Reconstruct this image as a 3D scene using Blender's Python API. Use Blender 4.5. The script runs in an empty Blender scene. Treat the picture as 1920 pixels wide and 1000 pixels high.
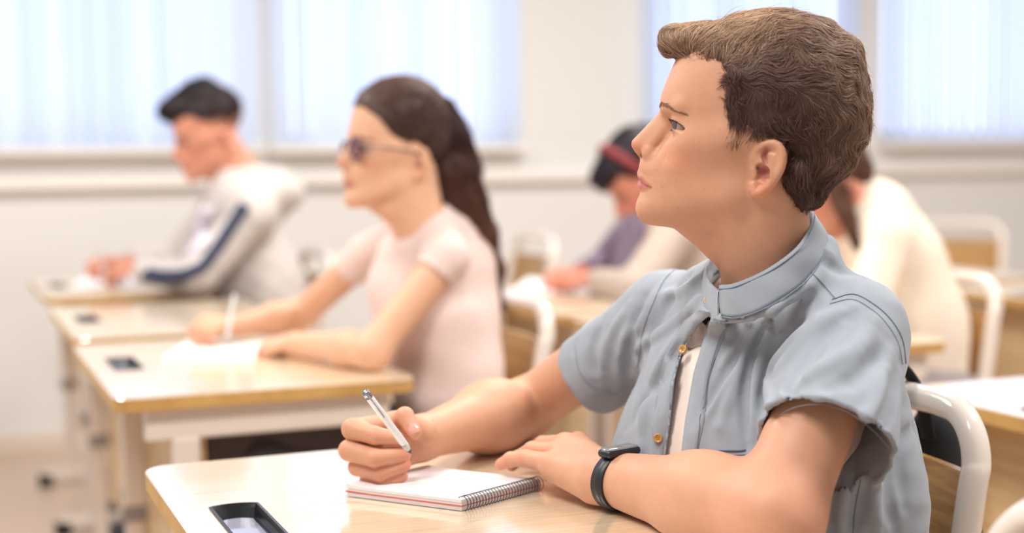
import bpy, bmesh, math, random
import numpy as np
from concurrent.futures import ThreadPoolExecutor
POOL = ThreadPoolExecutor(4)
from mathutils import Vector, Matrix

# ------------------------------------------------------------------ camera
SC = bpy.context.scene
FPX, W0, H0 = 2667.0, 1920.0, 1000.0
YAW, PITCH, ROLL = math.radians(22), math.atan(195/2667.0), -0.012
CAMZ = 1.115
DESK_Z = 0.73
_f = np.array([math.sin(YAW)*math.cos(PITCH), math.cos(YAW)*math.cos(PITCH), -math.sin(PITCH)])
_r = np.cross(_f, [0, 0, 1.0]); _r /= np.linalg.norm(_r)
_u = np.cross(_r, _f)
RV = _r*math.cos(ROLL) + _u*math.sin(ROLL)
UV = -_r*math.sin(ROLL) + _u*math.cos(ROLL)
FV = _f
CP = np.array([0.0, 0.0, CAMZ])
cam = bpy.data.cameras.new('camera'); camo = bpy.data.objects.new('camera', cam)
SC.collection.objects.link(camo); SC.camera = camo
cam.sensor_fit = 'HORIZONTAL'; cam.sensor_width = 36.0; cam.lens = 36.0*FPX/W0
camo.matrix_world = Matrix(((RV[0], UV[0], -FV[0], CP[0]), (RV[1], UV[1], -FV[1], CP[1]), (RV[2], UV[2], -FV[2], CP[2]), (0, 0, 0, 1)))
cam.clip_start = 0.05; cam.clip_end = 100
cam.dof.use_dof = True; cam.dof.focus_distance = 1.53; cam.dof.aperture_fstop = 2.1
SC.view_settings.view_transform = 'Standard'; SC.view_settings.look = 'None'
SC.view_settings.gamma = 1.0; SC.view_settings.use_curve_mapping = False
SC.view_settings.exposure = 0.0
SC.cycles.use_denoising = True
SC.cycles.max_bounces = 8

# ------------------------------------------------------------------ world and lights
world = bpy.data.worlds.new('world'); SC.world = world; world.use_nodes = True
_nt = world.node_tree; _bg = _nt.nodes['Background']
_bg.inputs[0].default_value = (1.0, 0.96, 0.935, 1); _bg.inputs[1].default_value = 0.40

def area_light(name, loc, rot, size, size_y, power, col):
    l = bpy.data.lights.new(name, 'AREA'); l.shape = 'RECTANGLE'; l.size = size; l.size_y = size_y
    l.energy = power; l.color = col
    o = bpy.data.objects.new(name, l); SC.collection.objects.link(o)
    o.location = loc; o.rotation_euler = rot
    return o
for _i, (_x, _y) in enumerate(((-.6, 1.0), (-.6, 3.6), (2.2, 1.0), (2.2, 3.6), (5.0, 2.4))):
    area_light('ceiling_lamp', (_x, _y, 2.95), (0, 0, 0), 1.2, .6, 68, (1, .96, .91))

# ------------------------------------------------------------------ placing helpers: a point where a sight line meets a depth or a plane
def P(u, v, d):
    """world point seen at (u, v) at depth d metres along the view axis"""
    return CP + d*(FV + RV*(u-W0/2)/FPX - UV*(v-H0/2)/FPX)
def G(u, v, z=DESK_Z):
    r = FV + RV*(u-W0/2)/FPX - UV*(v-H0/2)/FPX
    return CP + r*((z-CAMZ)/r[2])
def WY(u, v, y):
    r = FV + RV*(u-W0/2)/FPX - UV*(v-H0/2)/FPX
    return CP + r*(y/r[1])
def depth(p): return float(np.dot(np.asarray(p)-CP, FV))
def proj(p):
    q = np.asarray(p)-CP; d = q@FV
    return (W0/2+FPX*(q@RV)/d, H0/2-FPX*(q@UV)/d, d)

# ------------------------------------------------------------------ materials
MATS = {}
def lin(c):
    return tuple(((x/255.0)/12.92 if x/255.0 <= 0.04045 else ((x/255.0+0.055)/1.055)**2.4) for x in c)
def mat(name, rgb, rough=0.5, spec=0.5, metal=0.0, noise=None, bump=None, coat=0.0, sub=0.0, attr=None, sheen=0.0):
    """noise=(scale, amount, (sx,sy,sz)) varies the colour, bump=(scale, strength, dist)"""
    if name in MATS: return MATS[name]
    m = bpy.data.materials.new(name); m.use_nodes = True; MATS[name] = m
    nt = m.node_tree; b = nt.nodes['Principled BSDF']
    c = lin(rgb)
    b.inputs['Base Color'].default_value = (*c, 1); b.inputs['Roughness'].default_value = rough
    b.inputs['Specular IOR Level'].default_value = spec; b.inputs['Metallic'].default_value = metal
    b.inputs['Coat Weight'].default_value = coat; b.inputs['Sheen Weight'].default_value = sheen
    src = None
    tc = nt.nodes.new('ShaderNodeTexCoord')
    if attr:
        a = nt.nodes.new('ShaderNodeAttribute'); a.attribute_name = attr; src = a.outputs['Color']
    if noise:
        mp = nt.nodes.new('ShaderNodeMapping'); mp.inputs['Scale'].default_value = noise[2] if len(noise) > 2 else (1, 1, 1)
        n = nt.nodes.new('ShaderNodeTexNoise'); n.inputs['Scale'].default_value = noise[0]; n.inputs['Detail'].default_value = 5
        nt.links.new(tc.outputs['Object'], mp.inputs[0]); nt.links.new(mp.outputs[0], n.inputs['Vector'])
        mr = nt.nodes.new('ShaderNodeMapRange'); mr.inputs[1].default_value = 0.25; mr.inputs[2].default_value = 0.75
        mr.inputs[3].default_value = 1-noise[1]; mr.inputs[4].default_value = 1+noise[1]
        nt.links.new(n.outputs[0], mr.inputs[0])
        vm = nt.nodes.new('ShaderNodeVectorMath'); vm.operation = 'SCALE'
        if src: nt.links.new(src, vm.inputs[0])
        else: vm.inputs[0].default_value = c
        nt.links.new(mr.outputs[0], vm.inputs['Scale']); src = vm.outputs[0]
    if src: nt.links.new(src, b.inputs['Base Color'])
    if bump:
        n2 = nt.nodes.new('ShaderNodeTexNoise'); n2.inputs['Scale'].default_value = bump[0]; n2.inputs['Detail'].default_value = 3
        nt.links.new(tc.outputs['Object'], n2.inputs['Vector'])
        bp = nt.nodes.new('ShaderNodeBump'); bp.inputs['Strength'].default_value = bump[1]; bp.inputs['Distance'].default_value = bump[2]
        nt.links.new(n2.outputs[0], bp.inputs['Height']); nt.links.new(bp.outputs[0], b.inputs['Normal'])
    if sub:
        b.inputs['Subsurface Weight'].default_value = sub; b.inputs['Subsurface Radius'].default_value = (1.0, 0.4, 0.2)
        b.inputs['Subsurface Scale'].default_value = 0.008
    return m
def wood_mat(name, dark, light, scale=(1.2, 22, 22), rough=0.3, coat=0.0):
    if name in MATS: return MATS[name]
    m = bpy.data.materials.new(name); m.use_nodes = True; MATS[name] = m
    nt = m.node_tree; b = nt.nodes['Principled BSDF']
    b.inputs['Roughness'].default_value = rough; b.inputs['Coat Weight'].default_value = coat; b.inputs['Coat Roughness'].default_value = 0.16
    if coat >= 1: b.inputs['Coat Roughness'].default_value = .11; b.inputs['Coat IOR'].default_value = 4.0; b.inputs['IOR'].default_value = 1.9
    tc = nt.nodes.new('ShaderNodeTexCoord'); mp = nt.nodes.new('ShaderNodeMapping'); mp.inputs['Scale'].default_value = scale
    nt.links.new(tc.outputs['Object'], mp.inputs[0])
    n = nt.nodes.new('ShaderNodeTexNoise'); n.inputs['Scale'].default_value = 3.0; n.inputs['Detail'].default_value = 6; n.inputs['Distortion'].default_value = 0.6
    nt.links.new(mp.outputs[0], n.inputs['Vector'])
    n2 = nt.nodes.new('ShaderNodeTexNoise'); n2.inputs['Scale'].default_value = 16.0; n2.inputs['Detail'].default_value = 3
    nt.links.new(mp.outputs[0], n2.inputs['Vector'])
    ad = nt.nodes.new('ShaderNodeMath'); ad.operation = 'MULTIPLY_ADD'; ad.inputs[1].default_value = 0.35
    nt.links.new(n2.outputs[0], ad.inputs[0]); nt.links.new(n.outputs[0], ad.inputs[2])
    cr = nt.nodes.new('ShaderNodeValToRGB')
    cr.color_ramp.elements[0].position = 0.45; cr.color_ramp.elements[0].color = (*lin(dark), 1)
    cr.color_ramp.elements[1].position = 0.85; cr.color_ramp.elements[1].color = (*lin(light), 1)
    nt.links.new(ad.outputs[0], cr.inputs[0]); nt.links.new(cr.outputs[0], b.inputs['Base Color'])
    return m

# ------------------------------------------------------------------ object helpers
def link(o, parent=None):
    SC.collection.objects.link(o)
    if parent is not None:
        o.parent = parent
        o.matrix_parent_inverse = Matrix.Translation(-Vector(parent.location)) if parent.parent is None else parent.matrix_parent_inverse
    return o
def tag(o, label=None, cat=None, group=None, kind=None):
    if label: o['label'] = label
    if cat: o['category'] = cat
    if group: o['group'] = group
    if kind: o['kind'] = kind
    return o
def empty(name, loc, label, cat, group=None):
    o = bpy.data.objects.new(name, None); o.location = Vector(loc); o.empty_display_size = 0.05
    SC.collection.objects.link(o); return tag(o, label, cat, group)
def wparent(o, parent):
    """parent o (whose mesh is in world coordinates) and keep it in place"""
    pm = world_of(parent)
    o.parent = parent; o.matrix_parent_inverse = pm.inverted()
    return o
def world_of(o):
    m = Matrix.LocRotScale(o.location, o.rotation_euler, o.scale)
    if o.parent is not None: m = world_of(o.parent) @ o.matrix_parent_inverse @ m
    return m
def mesh_obj(name, verts, faces, material=None, parent=None, smooth=True, colors=None):
    me = bpy.data.meshes.new(name)
    verts = np.asarray(verts, dtype=np.float32)
    if isinstance(faces, np.ndarray):
        k = faces.shape[1]; nf = len(faces)
        me.vertices.add(len(verts)); me.vertices.foreach_set('co', verts.ravel())
        me.loops.add(nf*k); me.loops.foreach_set('vertex_index', faces.astype(np.int32).ravel())
        me.polygons.add(nf); me.polygons.foreach_set('loop_start', np.arange(0, nf*k, k, dtype=np.int32))
        me.polygons.foreach_set('loop_total', np.full(nf, k, dtype=np.int32))
        me.update(calc_edges=True); me.validate()
    else:
        me.from_pydata([tuple(map(float, v)) for v in verts], [], faces)
    if smooth: me.polygons.foreach_set('use_smooth', [True]*len(me.polygons))
    if colors is not None:
        ca = me.color_attributes.new('Col', 'FLOAT_COLOR', 'POINT')
        c4 = np.ones((len(verts), 4), dtype=np.float32); c4[:, :3] = colors
        ca.data.foreach_set('color', c4.ravel())
    if material: me.materials.append(material)
    o = bpy.data.objects.new(name, me); SC.collection.objects.link(o)
    if parent is not None: wparent(o, parent)
    return o
def bm_obj(name, bm, material=None, parent=None, smooth=False):
    me = bpy.data.meshes.new(name); bm.to_mesh(me); bm.free()
    if smooth: me.polygons.foreach_set('use_smooth', [True]*len(me.polygons))
    if material: me.materials.append(material)
    o = bpy.data.objects.new(name, me); SC.collection.objects.link(o)
    if parent is not None: wparent(o, parent)
    return o
def bm_box(bm, lo, hi, bevel=0.0, mtx=None):
    c = [(a+b)/2 for a, b in zip(lo, hi)]; s = [abs(b-a) for a, b in zip(lo, hi)]
    r = bmesh.ops.create_cube(bm, size=1.0, matrix=Matrix.Translation(c) @ Matrix.Diagonal((*s, 1)))
    vs = r['verts']
    if bevel > 0:
        es = list({e for v in vs for e in v.link_edges})
        rb = bmesh.ops.bevel(bm, geom=es, offset=bevel, segments=2, affect='EDGES', profile=0.5)
        vs = list({v for f in rb['faces'] for v in f.verts} | {v for v in vs if v.is_valid})
    if mtx is not None: bmesh.ops.transform(bm, matrix=mtx, verts=[v for v in vs if v.is_valid])
def box(name, lo, hi, material, parent=None, bevel=0.0):
    bm = bmesh.new(); bm_box(bm, lo, hi, bevel)
    return bm_obj(name, bm, material, parent)
def catmull(pts, n):
    """resample a polyline (any dimension) as a smooth curve with n points per span"""
    p = np.asarray(pts, float); p = np.vstack([2*p[0]-p[1], p, 2*p[-1]-p[-2]]); out = []
    for i in range(1, len(p)-2):
        for t in np.linspace(0, 1, n, endpoint=False):
            a, b, c, d = p[i-1], p[i], p[i+1], p[i+2]
            out.append(0.5*((2*b)+(-a+c)*t+(2*a-5*b+4*c-d)*t*t+(-a+3*b-3*c+d)*t**3))
    out.append(p[-2]); return np.array(out)
def tube_arrays(pts, rad, seg=8, flat=1.0, up=None, caps=True):
    pts = np.asarray(pts, float); n = len(pts); rad = np.broadcast_to(np.asarray(rad, float), (n,))
    tan = np.gradient(pts, axis=0); tan /= np.linalg.norm(tan, axis=1, keepdims=True)+1e-12
    ref = np.array([0, 0, 1.0]) if up is None else np.asarray(up, float)
    if abs(tan[0]@ref) > 0.95: ref = np.array([1.0, 0, 0])
    nrm = ref-tan[0]*(ref@tan[0]); nrm /= np.linalg.norm(nrm)
    V = []; 
    for i in range(n):
        nrm = nrm-tan[i]*(nrm@tan[i]); nrm /= np.linalg.norm(nrm)+1e-12
        bn = np.cross(tan[i], nrm)
        for k in range(seg):
            a = 2*math.pi*k/seg
            V.append(pts[i]+rad[i]*(math.cos(a)*nrm*flat+math.sin(a)*bn))
    F = []
    for i in range(n-1):
        for k in range(seg):
            k2 = (k+1) % seg
            F.append((i*seg+k, i*seg+k2, (i+1)*seg+k2, (i+1)*seg+k))
    if caps: F.append(tuple(range(seg-1, -1, -1))); F.append(tuple((n-1)*seg+k for k in range(seg)))
    return V, F
def tube(name, pts, rad, material, parent=None, seg=10, flat=1.0, up=None):
    V, F = tube_arrays(pts, rad, seg, flat, up)
    return mesh_obj(name, V, F, material, parent)
def tubes(name, lines, rad, material, parent=None, seg=8):
    V, F = [], []
    for l in lines:
        v, f = tube_arrays(l, rad, seg); o = len(V); V += v; F += [tuple(i+o for i in q) for q in f]
    return mesh_obj(name, V, F, material, parent)

# ------------------------------------------------------------------ implicit surfaces (signed distances) and their mesher
def smin(a, b, k):
    h = np.maximum(k-np.abs(a-b), 0)/k
    return np.minimum(a, b)-h*h*k*0.25
def smax(a, b, k): return -smin(-a, -b, k)
def s_sph(p, c, r): return np.sqrt(((p-np.asarray(c, np.float32))**2).sum(1))-r
def s_cone(p, a, b, ra, rb, flat=None):
    """tapered capsule; flat=(axis, factor) squashes it along an axis"""
    a = np.asarray(a, np.float32); b = np.asarray(b, np.float32); q = p-a; ab = b-a
    L = float(ab@ab)+1e-12
    t = np.clip(q@ab/L, 0, 1)[:, None]; v = q-t*ab
    if flat is not None:
        n = np.asarray(flat[0], np.float32); n = n/np.linalg.norm(n); s = flat[1]
        v = v+n*((v@n)*(1/s-1))[:, None]
        d = np.sqrt((v*v).sum(1))-(ra+(rb-ra)*t[:, 0])
        return d*min(1.0, s) if s < 1 else d
    return np.sqrt((v*v).sum(1))-(ra+(rb-ra)*t[:, 0])
def s_ell(p, c, r, R=None):
    q = p-np.asarray(c, np.float32)
    if R is not None: q = q@np.asarray(R, np.float32)
    r = np.asarray(r, np.float32)
    k0 = np.sqrt(((q/r)**2).sum(1)); k1 = np.sqrt(((q/(r*r))**2).sum(1))
    return k0*(k0-1)/np.maximum(k1, 1e-9)
def s_poly(p, pts, rads):
    """chain of tapered capsules"""
    d = None
    for i in range(len(pts)-1):
        e = s_cone(p, pts[i], pts[i+1], rads[i], rads[i+1]); d = e if d is None else np.minimum(d, e)
    return d
def rot2(deg):
    a = math.radians(deg); return np.array([[math.cos(a), -math.sin(a), 0], [math.sin(a), math.cos(a), 0], [0, 0, 1]])

def par(f, p, n=16000):
    if len(p) <= n: return f(p)
    return np.concatenate(list(POOL.map(f, [p[i:i+n] for i in range(0, len(p), n)])))
def mesh_sdf(f, lo, hi, h, B=8, lip=1.35):
    """surface nets over sparse blocks; f takes (N,3) float32 points and returns (N,) distances"""
    lo = np.asarray(lo, np.float64); hi = np.asarray(hi, np.float64)
    nb = np.ceil((hi-lo)/(h*B)).astype(int)
    f0 = f; f = lambda p: par(f0, p)
    # two level culling
    B2 = 3; nb2 = np.ceil(nb/B2).astype(int)
    g = np.stack(np.meshgrid(*[np.arange(n) for n in nb2], indexing='ij'), -1).reshape(-1, 3)
    c = lo+(g+0.5)*B*B2*h
    d = f(c.astype(np.float32)); keep = np.abs(d) < B*B2*h*0.87*lip
    g = g[keep]
    off = np.stack(np.meshgrid(*[np.arange(B2)]*3, indexing='ij'), -1).reshape(-1, 3)
    g = (g[:, None]*B2+off[None]).reshape(-1, 3); g = g[(g < nb).all(1)]
    c = lo+(g+0.5)*B*h
    d = f(c.astype(np.float32)); g = g[np.abs(d) < B*h*0.87*lip]
    if len(g) == 0: raise RuntimeError('empty surface')
    n1 = B+1
    loc = np.stack(np.meshgrid(*[np.arange(n1)]*3, indexing='ij'), -1).reshape(-1, 3)
    vals = np.empty((len(g), n1**3), np.float32); CH = 30
    def chunk(i):
        gg = g[i:i+CH]
        pts = (lo+(gg[:, None]*B+loc[None])*h).astype(np.float32).reshape(-1, 3)
        vals[i:i+CH] = f0(pts).reshape(len(gg), -1)
    list(POOL.map(chunk, range(0, len(g), CH)))
    V = vals.reshape(-1, n1, n1, n1); neg = V < 0
    dims = nb*B+2
    cs = np.zeros(V[:, :-1, :-1, :-1].shape, np.int8)
    for a in (0, 1):
        for b in (0, 1):
            for e in (0, 1):
                cs += neg[:, a:a+B, b:b+B, e:e+B]
    act = (cs > 0) & (cs < 8)
    bi, x, y, z = np.nonzero(act)
    base = g[bi]*B+np.stack([x, y, z], 1)
    key = (base[:, 0]*dims[1]+base[:, 1])*dims[2]+base[:, 2]
    acc = np.zeros((len(bi), 3)); cnt = np.zeros(len(bi))
    C = [(a, b, e) for a in (0, 1) for b in (0, 1) for e in (0, 1)]
    cv = {q: V[bi, x+q[0], y+q[1], z+q[2]] for q in C}
    for q in C:
        for ax in range(3):
            if q[ax] == 0:
                q2 = list(q); q2[ax] = 1; v0 = cv[q]; v1 = cv[tuple(q2)]
                m = (v0 < 0) != (v1 < 0); t = np.where(m, v0/(v0-v1+1e-20), 0)
                pt = np.tile(np.array(q, float), (len(bi), 1)); pt[:, ax] = t
                acc[m] += pt[m]; cnt[m] += 1
    pos = lo+(base+acc/np.maximum(cnt, 1)[:, None])*h
    order = np.argsort(key); key = key[order]; pos = pos[order]
    faces = []
    st = np.array([dims[1]*dims[2], dims[2], 1])
    for ax in range(3):
        s0 = neg[:, :B, :B, :B]
        sl = [slice(None)]+[slice(0, B)]*3; sl[ax+1] = slice(1, B+1)
        s1 = neg[tuple(sl)]
        bi2, x2, y2, z2 = np.nonzero(s0 != s1)
        b2 = g[bi2]*B+np.stack([x2, y2, z2], 1); sgn = s0[bi2, x2, y2, z2]
        k0 = b2@st; u, w = [(1, 2), (2, 0), (0, 1)][ax]
        ks = [k0-st[u]-st[w], k0-st[w], k0, k0-st[u]]
        idx = []; ok = np.ones(len(k0), bool)
        for k in ks:
            j = np.clip(np.searchsorted(key, k), 0, len(key)-1); ok &= key[j] == k; idx.append(j)
        q = np.stack(idx, 1)[ok]; sg = sgn[ok]; q[~sg] = q[~sg][:, ::-1]
        faces.append(q)
    faces = np.concatenate(faces)
    e = h*0.3
    for it in range(2):
        p = pos.astype(np.float32); v = f(p); gr = np.empty_like(p)
        for ax in range(3):
            dq = np.zeros(3, np.float32); dq[ax] = e
            gr[:, ax] = (f(p+dq)-f(p-dq))/(2*e)
        g2 = np.maximum((gr*gr).sum(1), 0.15)
        st_ = (v/g2)[:, None]*gr; ln = np.linalg.norm(st_, axis=1, keepdims=True)
        pos = pos-st_*np.minimum(1, h*0.6/(ln+1e-12))
    return pos.astype(np.float32), faces
# ------------------------------------------------------------------ the room
WALLY = 5.86
WALL = mat('wall_paint', (228, 225, 222), rough=0.85, noise=(1.2, 0.015))
FLOORM = mat('floor_vinyl', (196, 172, 152), rough=0.35, noise=(3, 0.05), bump=(60, 0.1, 0.001))
TRIM = mat('white_trim', (240, 234, 226), rough=0.5)
def struct(o): o['kind'] = 'structure'; return o
struct(box('floor', (-2.5, -1.5, -0.05), (9.5, WALLY+.2, 0), FLOORM))
SILL_Z = 1.195
# wall_back with openings: columns between the windows, the wall below and the lintel above
def wu(u, v=280): return float(WY(u, v, WALLY)[0])
wins = [(-1.6, wu(479)), (wu(512), wu(968)), (wu(1206), wu(1596)), (wu(1652), wu(2230))]
bm = bmesh.new(); TOPZ = 2.45
bm_box(bm, (-2.5, WALLY, 0), (9.5, WALLY+.2, SILL_Z)); bm_box(bm, (-2.5, WALLY, TOPZ), (9.5, WALLY+.2, 3.0))
xs = [-2.5]+[x for w in wins for x in w]+[9.5]
for i in range(0, len(xs), 2): bm_box(bm, (xs[i], WALLY, SILL_Z), (xs[i+1], WALLY+.2, TOPZ))
struct(bm_obj('wall_back', bm, WALL))
struct(box('wall_right', (9.5, -1.5, 0), (9.7, WALLY+.2, 3.0), WALL))
struct(box('baseboard_back', (-2.5, WALLY-.012, 0), (9.5, WALLY, .07), mat('baseboard', (222, 206, 192), rough=.5), bevel=.003))
struct(box('trim_ledge', (-2.5, WALLY-.05, SILL_Z-.165), (9.5, WALLY, SILL_Z-.125), TRIM, bevel=.006))
PANE = mat('daylight_pane', (225, 235, 255), rough=.1)
_b = PANE.node_tree.nodes['Principled BSDF']; _b.inputs['Emission Color'].default_value = (.66, .74, 1, 1); _b.inputs['Emission Strength'].default_value = 1.3
SLAT = bpy.data.materials.new('blind_fabric'); SLAT.use_nodes = True
_nt = SLAT.node_tree; _nt.nodes.remove(_nt.nodes['Principled BSDF'])
_df = _nt.nodes.new('ShaderNodeBsdfDiffuse'); _tr = _nt.nodes.new('ShaderNodeBsdfTranslucent'); _mx = _nt.nodes.new('ShaderNodeMixShader')
_df.inputs[0].default_value = (.80, .83, .88, 1); _tr.inputs[0].default_value = (.90, .94, .99, 1); _mx.inputs[0].default_value = .62
_nt.links.new(_df.outputs[0], _mx.inputs[1]); _nt.links.new(_tr.outputs[0], _mx.inputs[2]); _nt.links.new(_mx.outputs[0], _nt.nodes['Material Output'].inputs[0])
SLAT2 = SLAT.copy(); SLAT2.node_tree.nodes['Translucent BSDF'].inputs[0].default_value = (.82, .88, .97, 1)
rng = random.Random(5)
names = ['window_1', 'window_2', 'window_3', 'window_4']
blabels = ['white vertical blind covering the leftmost window', 'white vertical blind over the window behind the girl with the ponytail',
    'white vertical blind over the window behind the head of the boy in denim', 'white vertical blind over the window at the right edge']
for i, (a, b) in enumerate(wins):
    bm = bmesh.new(); y = WALLY+.06
    for lo, hi in (((a, y, SILL_Z), (a+.05, y+.05, TOPZ)), ((b-.05, y, SILL_Z), (b, y+.05, TOPZ)), ((a, y, SILL_Z), (b, y+.05, SILL_Z+.05)), ((a, y, TOPZ-.05), (b, y+.05, TOPZ))):
        bm_box(bm, lo, hi)
    w = struct(bm_obj(names[i], bm, TRIM))
    box('pane', (a+.02, y+.02, SILL_Z+.02), (b-.02, y+.03, TOPZ-.02), PANE, w)
    box('sill', (a-.02, WALLY-.09, SILL_Z-.03), (b+.02, WALLY+.06, SILL_Z), TRIM, w, bevel=.004)
    bl = empty('vertical_blind', ((a+b)/2, WALLY-.04, TOPZ-.03), blabels[i], 'blind', 'vertical blinds in the windows')
    box('head_rail', (a-.012, WALLY-.058, TOPZ-.045), (b+.012, WALLY-.002, TOPZ-.01), TRIM, bl)
    n = int((b-a+.024)/.082); me = None
    for k in range(n):
        x = a-.012+(k+.5)*(b-a+.024)/n; an = math.radians(rng.uniform(8, 30)*(1 if rng.random() < .8 else .2))
        if me is None:
            bm = bmesh.new(); bm_box(bm, (-.044, -.0008, -(TOPZ-SILL_Z-.048)), (.046, .0008, 0)); me = bpy.data.meshes.new('slat'); bm.to_mesh(me); bm.free(); me.materials.append(SLAT); me2 = me.copy(); me2.materials[0] = SLAT2
        o = bpy.data.objects.new('slat', me if rng.random() < .62 else me2); SC.collection.objects.link(o); o.rotation_euler = (0, 0, an); o.location = (x, WALLY-.040, TOPZ-.045)
        pm = world_of(bl); o.parent = bl; o.matrix_parent_inverse = pm.inverted()

# ------------------------------------------------------------------ desks
WOODT = wood_mat('desk_laminate', (220, 192, 154), (241, 221, 190), rough=.28, coat=1.0, scale=(3, 46, 46))  # paler than the bare wood: window glare is put into the colour
WOODE = wood_mat('desk_edge', (190, 146, 84), (214, 172, 104), rough=.45, scale=(3, 3, 3))
WOODP = wood_mat('panel_wood', (206, 172, 124), (230, 202, 158), rough=.4, scale=(20, 1.4, 20))
METAL = mat('cream_metal', (226, 212, 200), rough=.35, coat=.3)
METALG = mat('grey_joint', (150, 140, 138), rough=.5)
BLACKP = mat('black_plastic', (22, 22, 26), rough=.28)
TRAYF = mat('tray_floor', (158, 158, 176), rough=.14, coat=.8)  # pale tone stands in for light reflected off the tray's floor
DX, DY, DT = .53, .79, .024
def rrect(x0, y0, x1, y1, r, n=7):
    out = []
    for cx, cy, a0 in ((x1-r, y1-r, 0), (x0+r, y1-r, 90), (x0+r, y0+r, 180), (x1-r, y0+r, 270)):
        for k in range(n+1):
            a = math.radians(a0+90*k/n); out.append((cx+r*math.cos(a), cy+r*math.sin(a)))
    return out
def arc_slot(x0, y0, x1, y1, r, bulge=.008):
    out = []
    n = 9
    for k in range(n+1):
        t = k/n; out.append((x1+(x0-x1)*t, y1+bulge*(1-(2*t-1)**2)))
    for k in range(n+1):
        t = k/n; out.append((x0+(x1-x0)*t, y0-bulge*(1-(2*t-1)**2)))
    return out
TR = (.042, DY-.435, .094, DY-.262)
def make_desk():
    root = empty('school_desk', (0, 0, 0), 'x', 'desk')
    outer = rrect(0, 0, DX, DY, .035); inner = arc_slot(*TR, .01)
    # tabletop: outline and slot filled, top and bottom, with an eased edge
    bm = bmesh.new()
    def loop(pts, z): return [bm.verts.new((x, y, z)) for x, y in pts]
    def ring(l): return [bm.edges.new((l[i], l[(i+1) % len(l)])) for i in range(len(l))]
    o1 = loop(rrect(.0015, .0015, DX-.0015, DY-.0015, .034), 0); i1 = loop(inner, 0)
    o2 = loop(outer, -.0015); o3 = loop(outer, -DT+.001); o4 = loop(rrect(.001, .001, DX-.001, DY-.001, .034), -DT); i4 = loop(inner, -DT)
    bmesh.ops.triangle_fill(bm, edges=ring(o1)+ring(i1), use_beauty=True); bmesh.ops.triangle_fill(bm, edges=ring(o4)+ring(i4), use_beauty=True)
    for f in bm.faces: f.material_index = 0
    def wall(a, b, mi):
        for i in range(len(a)):
            j = (i+1) % len(a); f = bm.faces.new((a[i], a[j], b[j], b[i])); f.material_index = mi
    wall(o1, o2, 0); wall(o2, o3, 1); wall(o3, o4, 1); wall(i1, i4, 1)
    bmesh.ops.recalc_face_normals(bm, faces=bm.faces[:])
    bmesh.ops.translate(bm, verts=bm.verts[:], vec=(0, 0, DESK_Z))
    t = bm_obj('tabletop', bm, WOODT, root); t.data.materials.append(WOODE)
    # pencil tray: rim, sloped walls, floor
    bm = bmesh.new(); x0, y0, x1, y1 = TR
    secs = [((x0-.0025, y0-.0025, x1+.0025, y1+.0025), .0012), ((x0+.001, y0+.001, x1-.001, y1-.001), .0016), ((x0+.003, y0+.003, x1-.003, y1-.003), -.003), ((x0+.005, y0+.006, x1-.005, y1-.008), -.013), ((x0+.007, y0+.008, x1-.007, y1-.011), -.015)]
    ls = [[bm.verts.new((x, y, DESK_Z+z)) for x, y in arc_slot(*s, .01)] for s, z in secs]
    for a, b in zip(ls, ls[1:]):
        for i in range(len(a)): bm.faces.new((a[i], a[(i+1) % len(a)], b[(i+1) % len(a)], b[i]))
    bm.faces.new(ls[-1]); bmesh.ops.recalc_face_normals(bm, faces=bm.faces[:])
    for f in bm.faces: f.normal_flip() if f.normal.z < 0 and len(f.verts) > 4 else None
    tr = bm_obj('pencil_tray', bm, BLACKP, root)
    bm = bmesh.new(); l = [bm.verts.new((x, y, DESK_Z-.0148)) for x, y in arc_slot(*secs[-1][0], .01)]; bm.faces.new(l)
    r = bmesh.ops.extrude_face_region(bm, geom=bm.faces[:]); bmesh.ops.translate(bm, verts=[v for v in r['geom'] if isinstance(v, bmesh.types.BMVert)], vec=(0, 0, .0015))
    bmesh.ops.recalc_face_normals(bm, faces=bm.faces[:]); bm_obj('tray_floor', bm, TRAYF, tr)
    # frame
    top = DESK_Z-DT
    for s, y in ((0, .03), (1, DY-.03)):
        box('side_rail', (.05, y-.014, top-.055), (DX-.05, y+.014, top), METAL, root, bevel=.004)
        for x in (.118, DX-.09):
            box('leg', (x-.024, y-.016, .36), (x+.024, y+.016, top-.05), METAL, root, bevel=.006)
            box('leg_joint', (x-.027, y-.019, .34), (x+.027, y+.019, .375), METALG, root, bevel=.004)
            box('lower_leg', (x-.018, y-.012, .05), (x+.018, y+.012, .345), METAL, root, bevel=.005)
        fo = box('foot_bar', (.02, y-.018, .014), (DX-.02, y+.018, .055), METAL, root, bevel=.008)
        for x in (.03, DX-.03): box('foot_cap', (x-.025, y-.021, 0), (x+.025, y+.021, .045), BLACKP, fo, bevel=.008)
    box('back_rail', (DX-.10, .04, top-.045), (DX-.07, DY-.04, top-.004), METAL, root, bevel=.004)
    box('front_panel', (.143, .048, .20), (.157, DY-.048, top-.01), WOODP, root, bevel=.002)
    bm = bmesh.new(); bm_box(bm, (.16, .05, .585), (DX-.11, DY-.05, .590)); bm_box(bm, (.16, .05, .59), (.164, DY-.05, top-.002)); bm_box(bm, (.16, .05, .59), (DX-.11, .053, top-.002)); bm_box(bm, (.16, DY-.053, .59), (DX-.11, DY-.05, top-.002))
    bm_obj('book_shelf', bm, mat('shelf_metal', (66, 50, 50), rough=.5), root)
    return root
def copy_tree(o, parent=None):
    c = o.copy(); SC.collection.objects.link(c)
    if parent is not None: c.parent = parent; c.matrix_parent_inverse = o.matrix_parent_inverse.copy()
    for ch in o.children: copy_tree(ch, c)
    return c
desk0 = make_desk()
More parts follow.
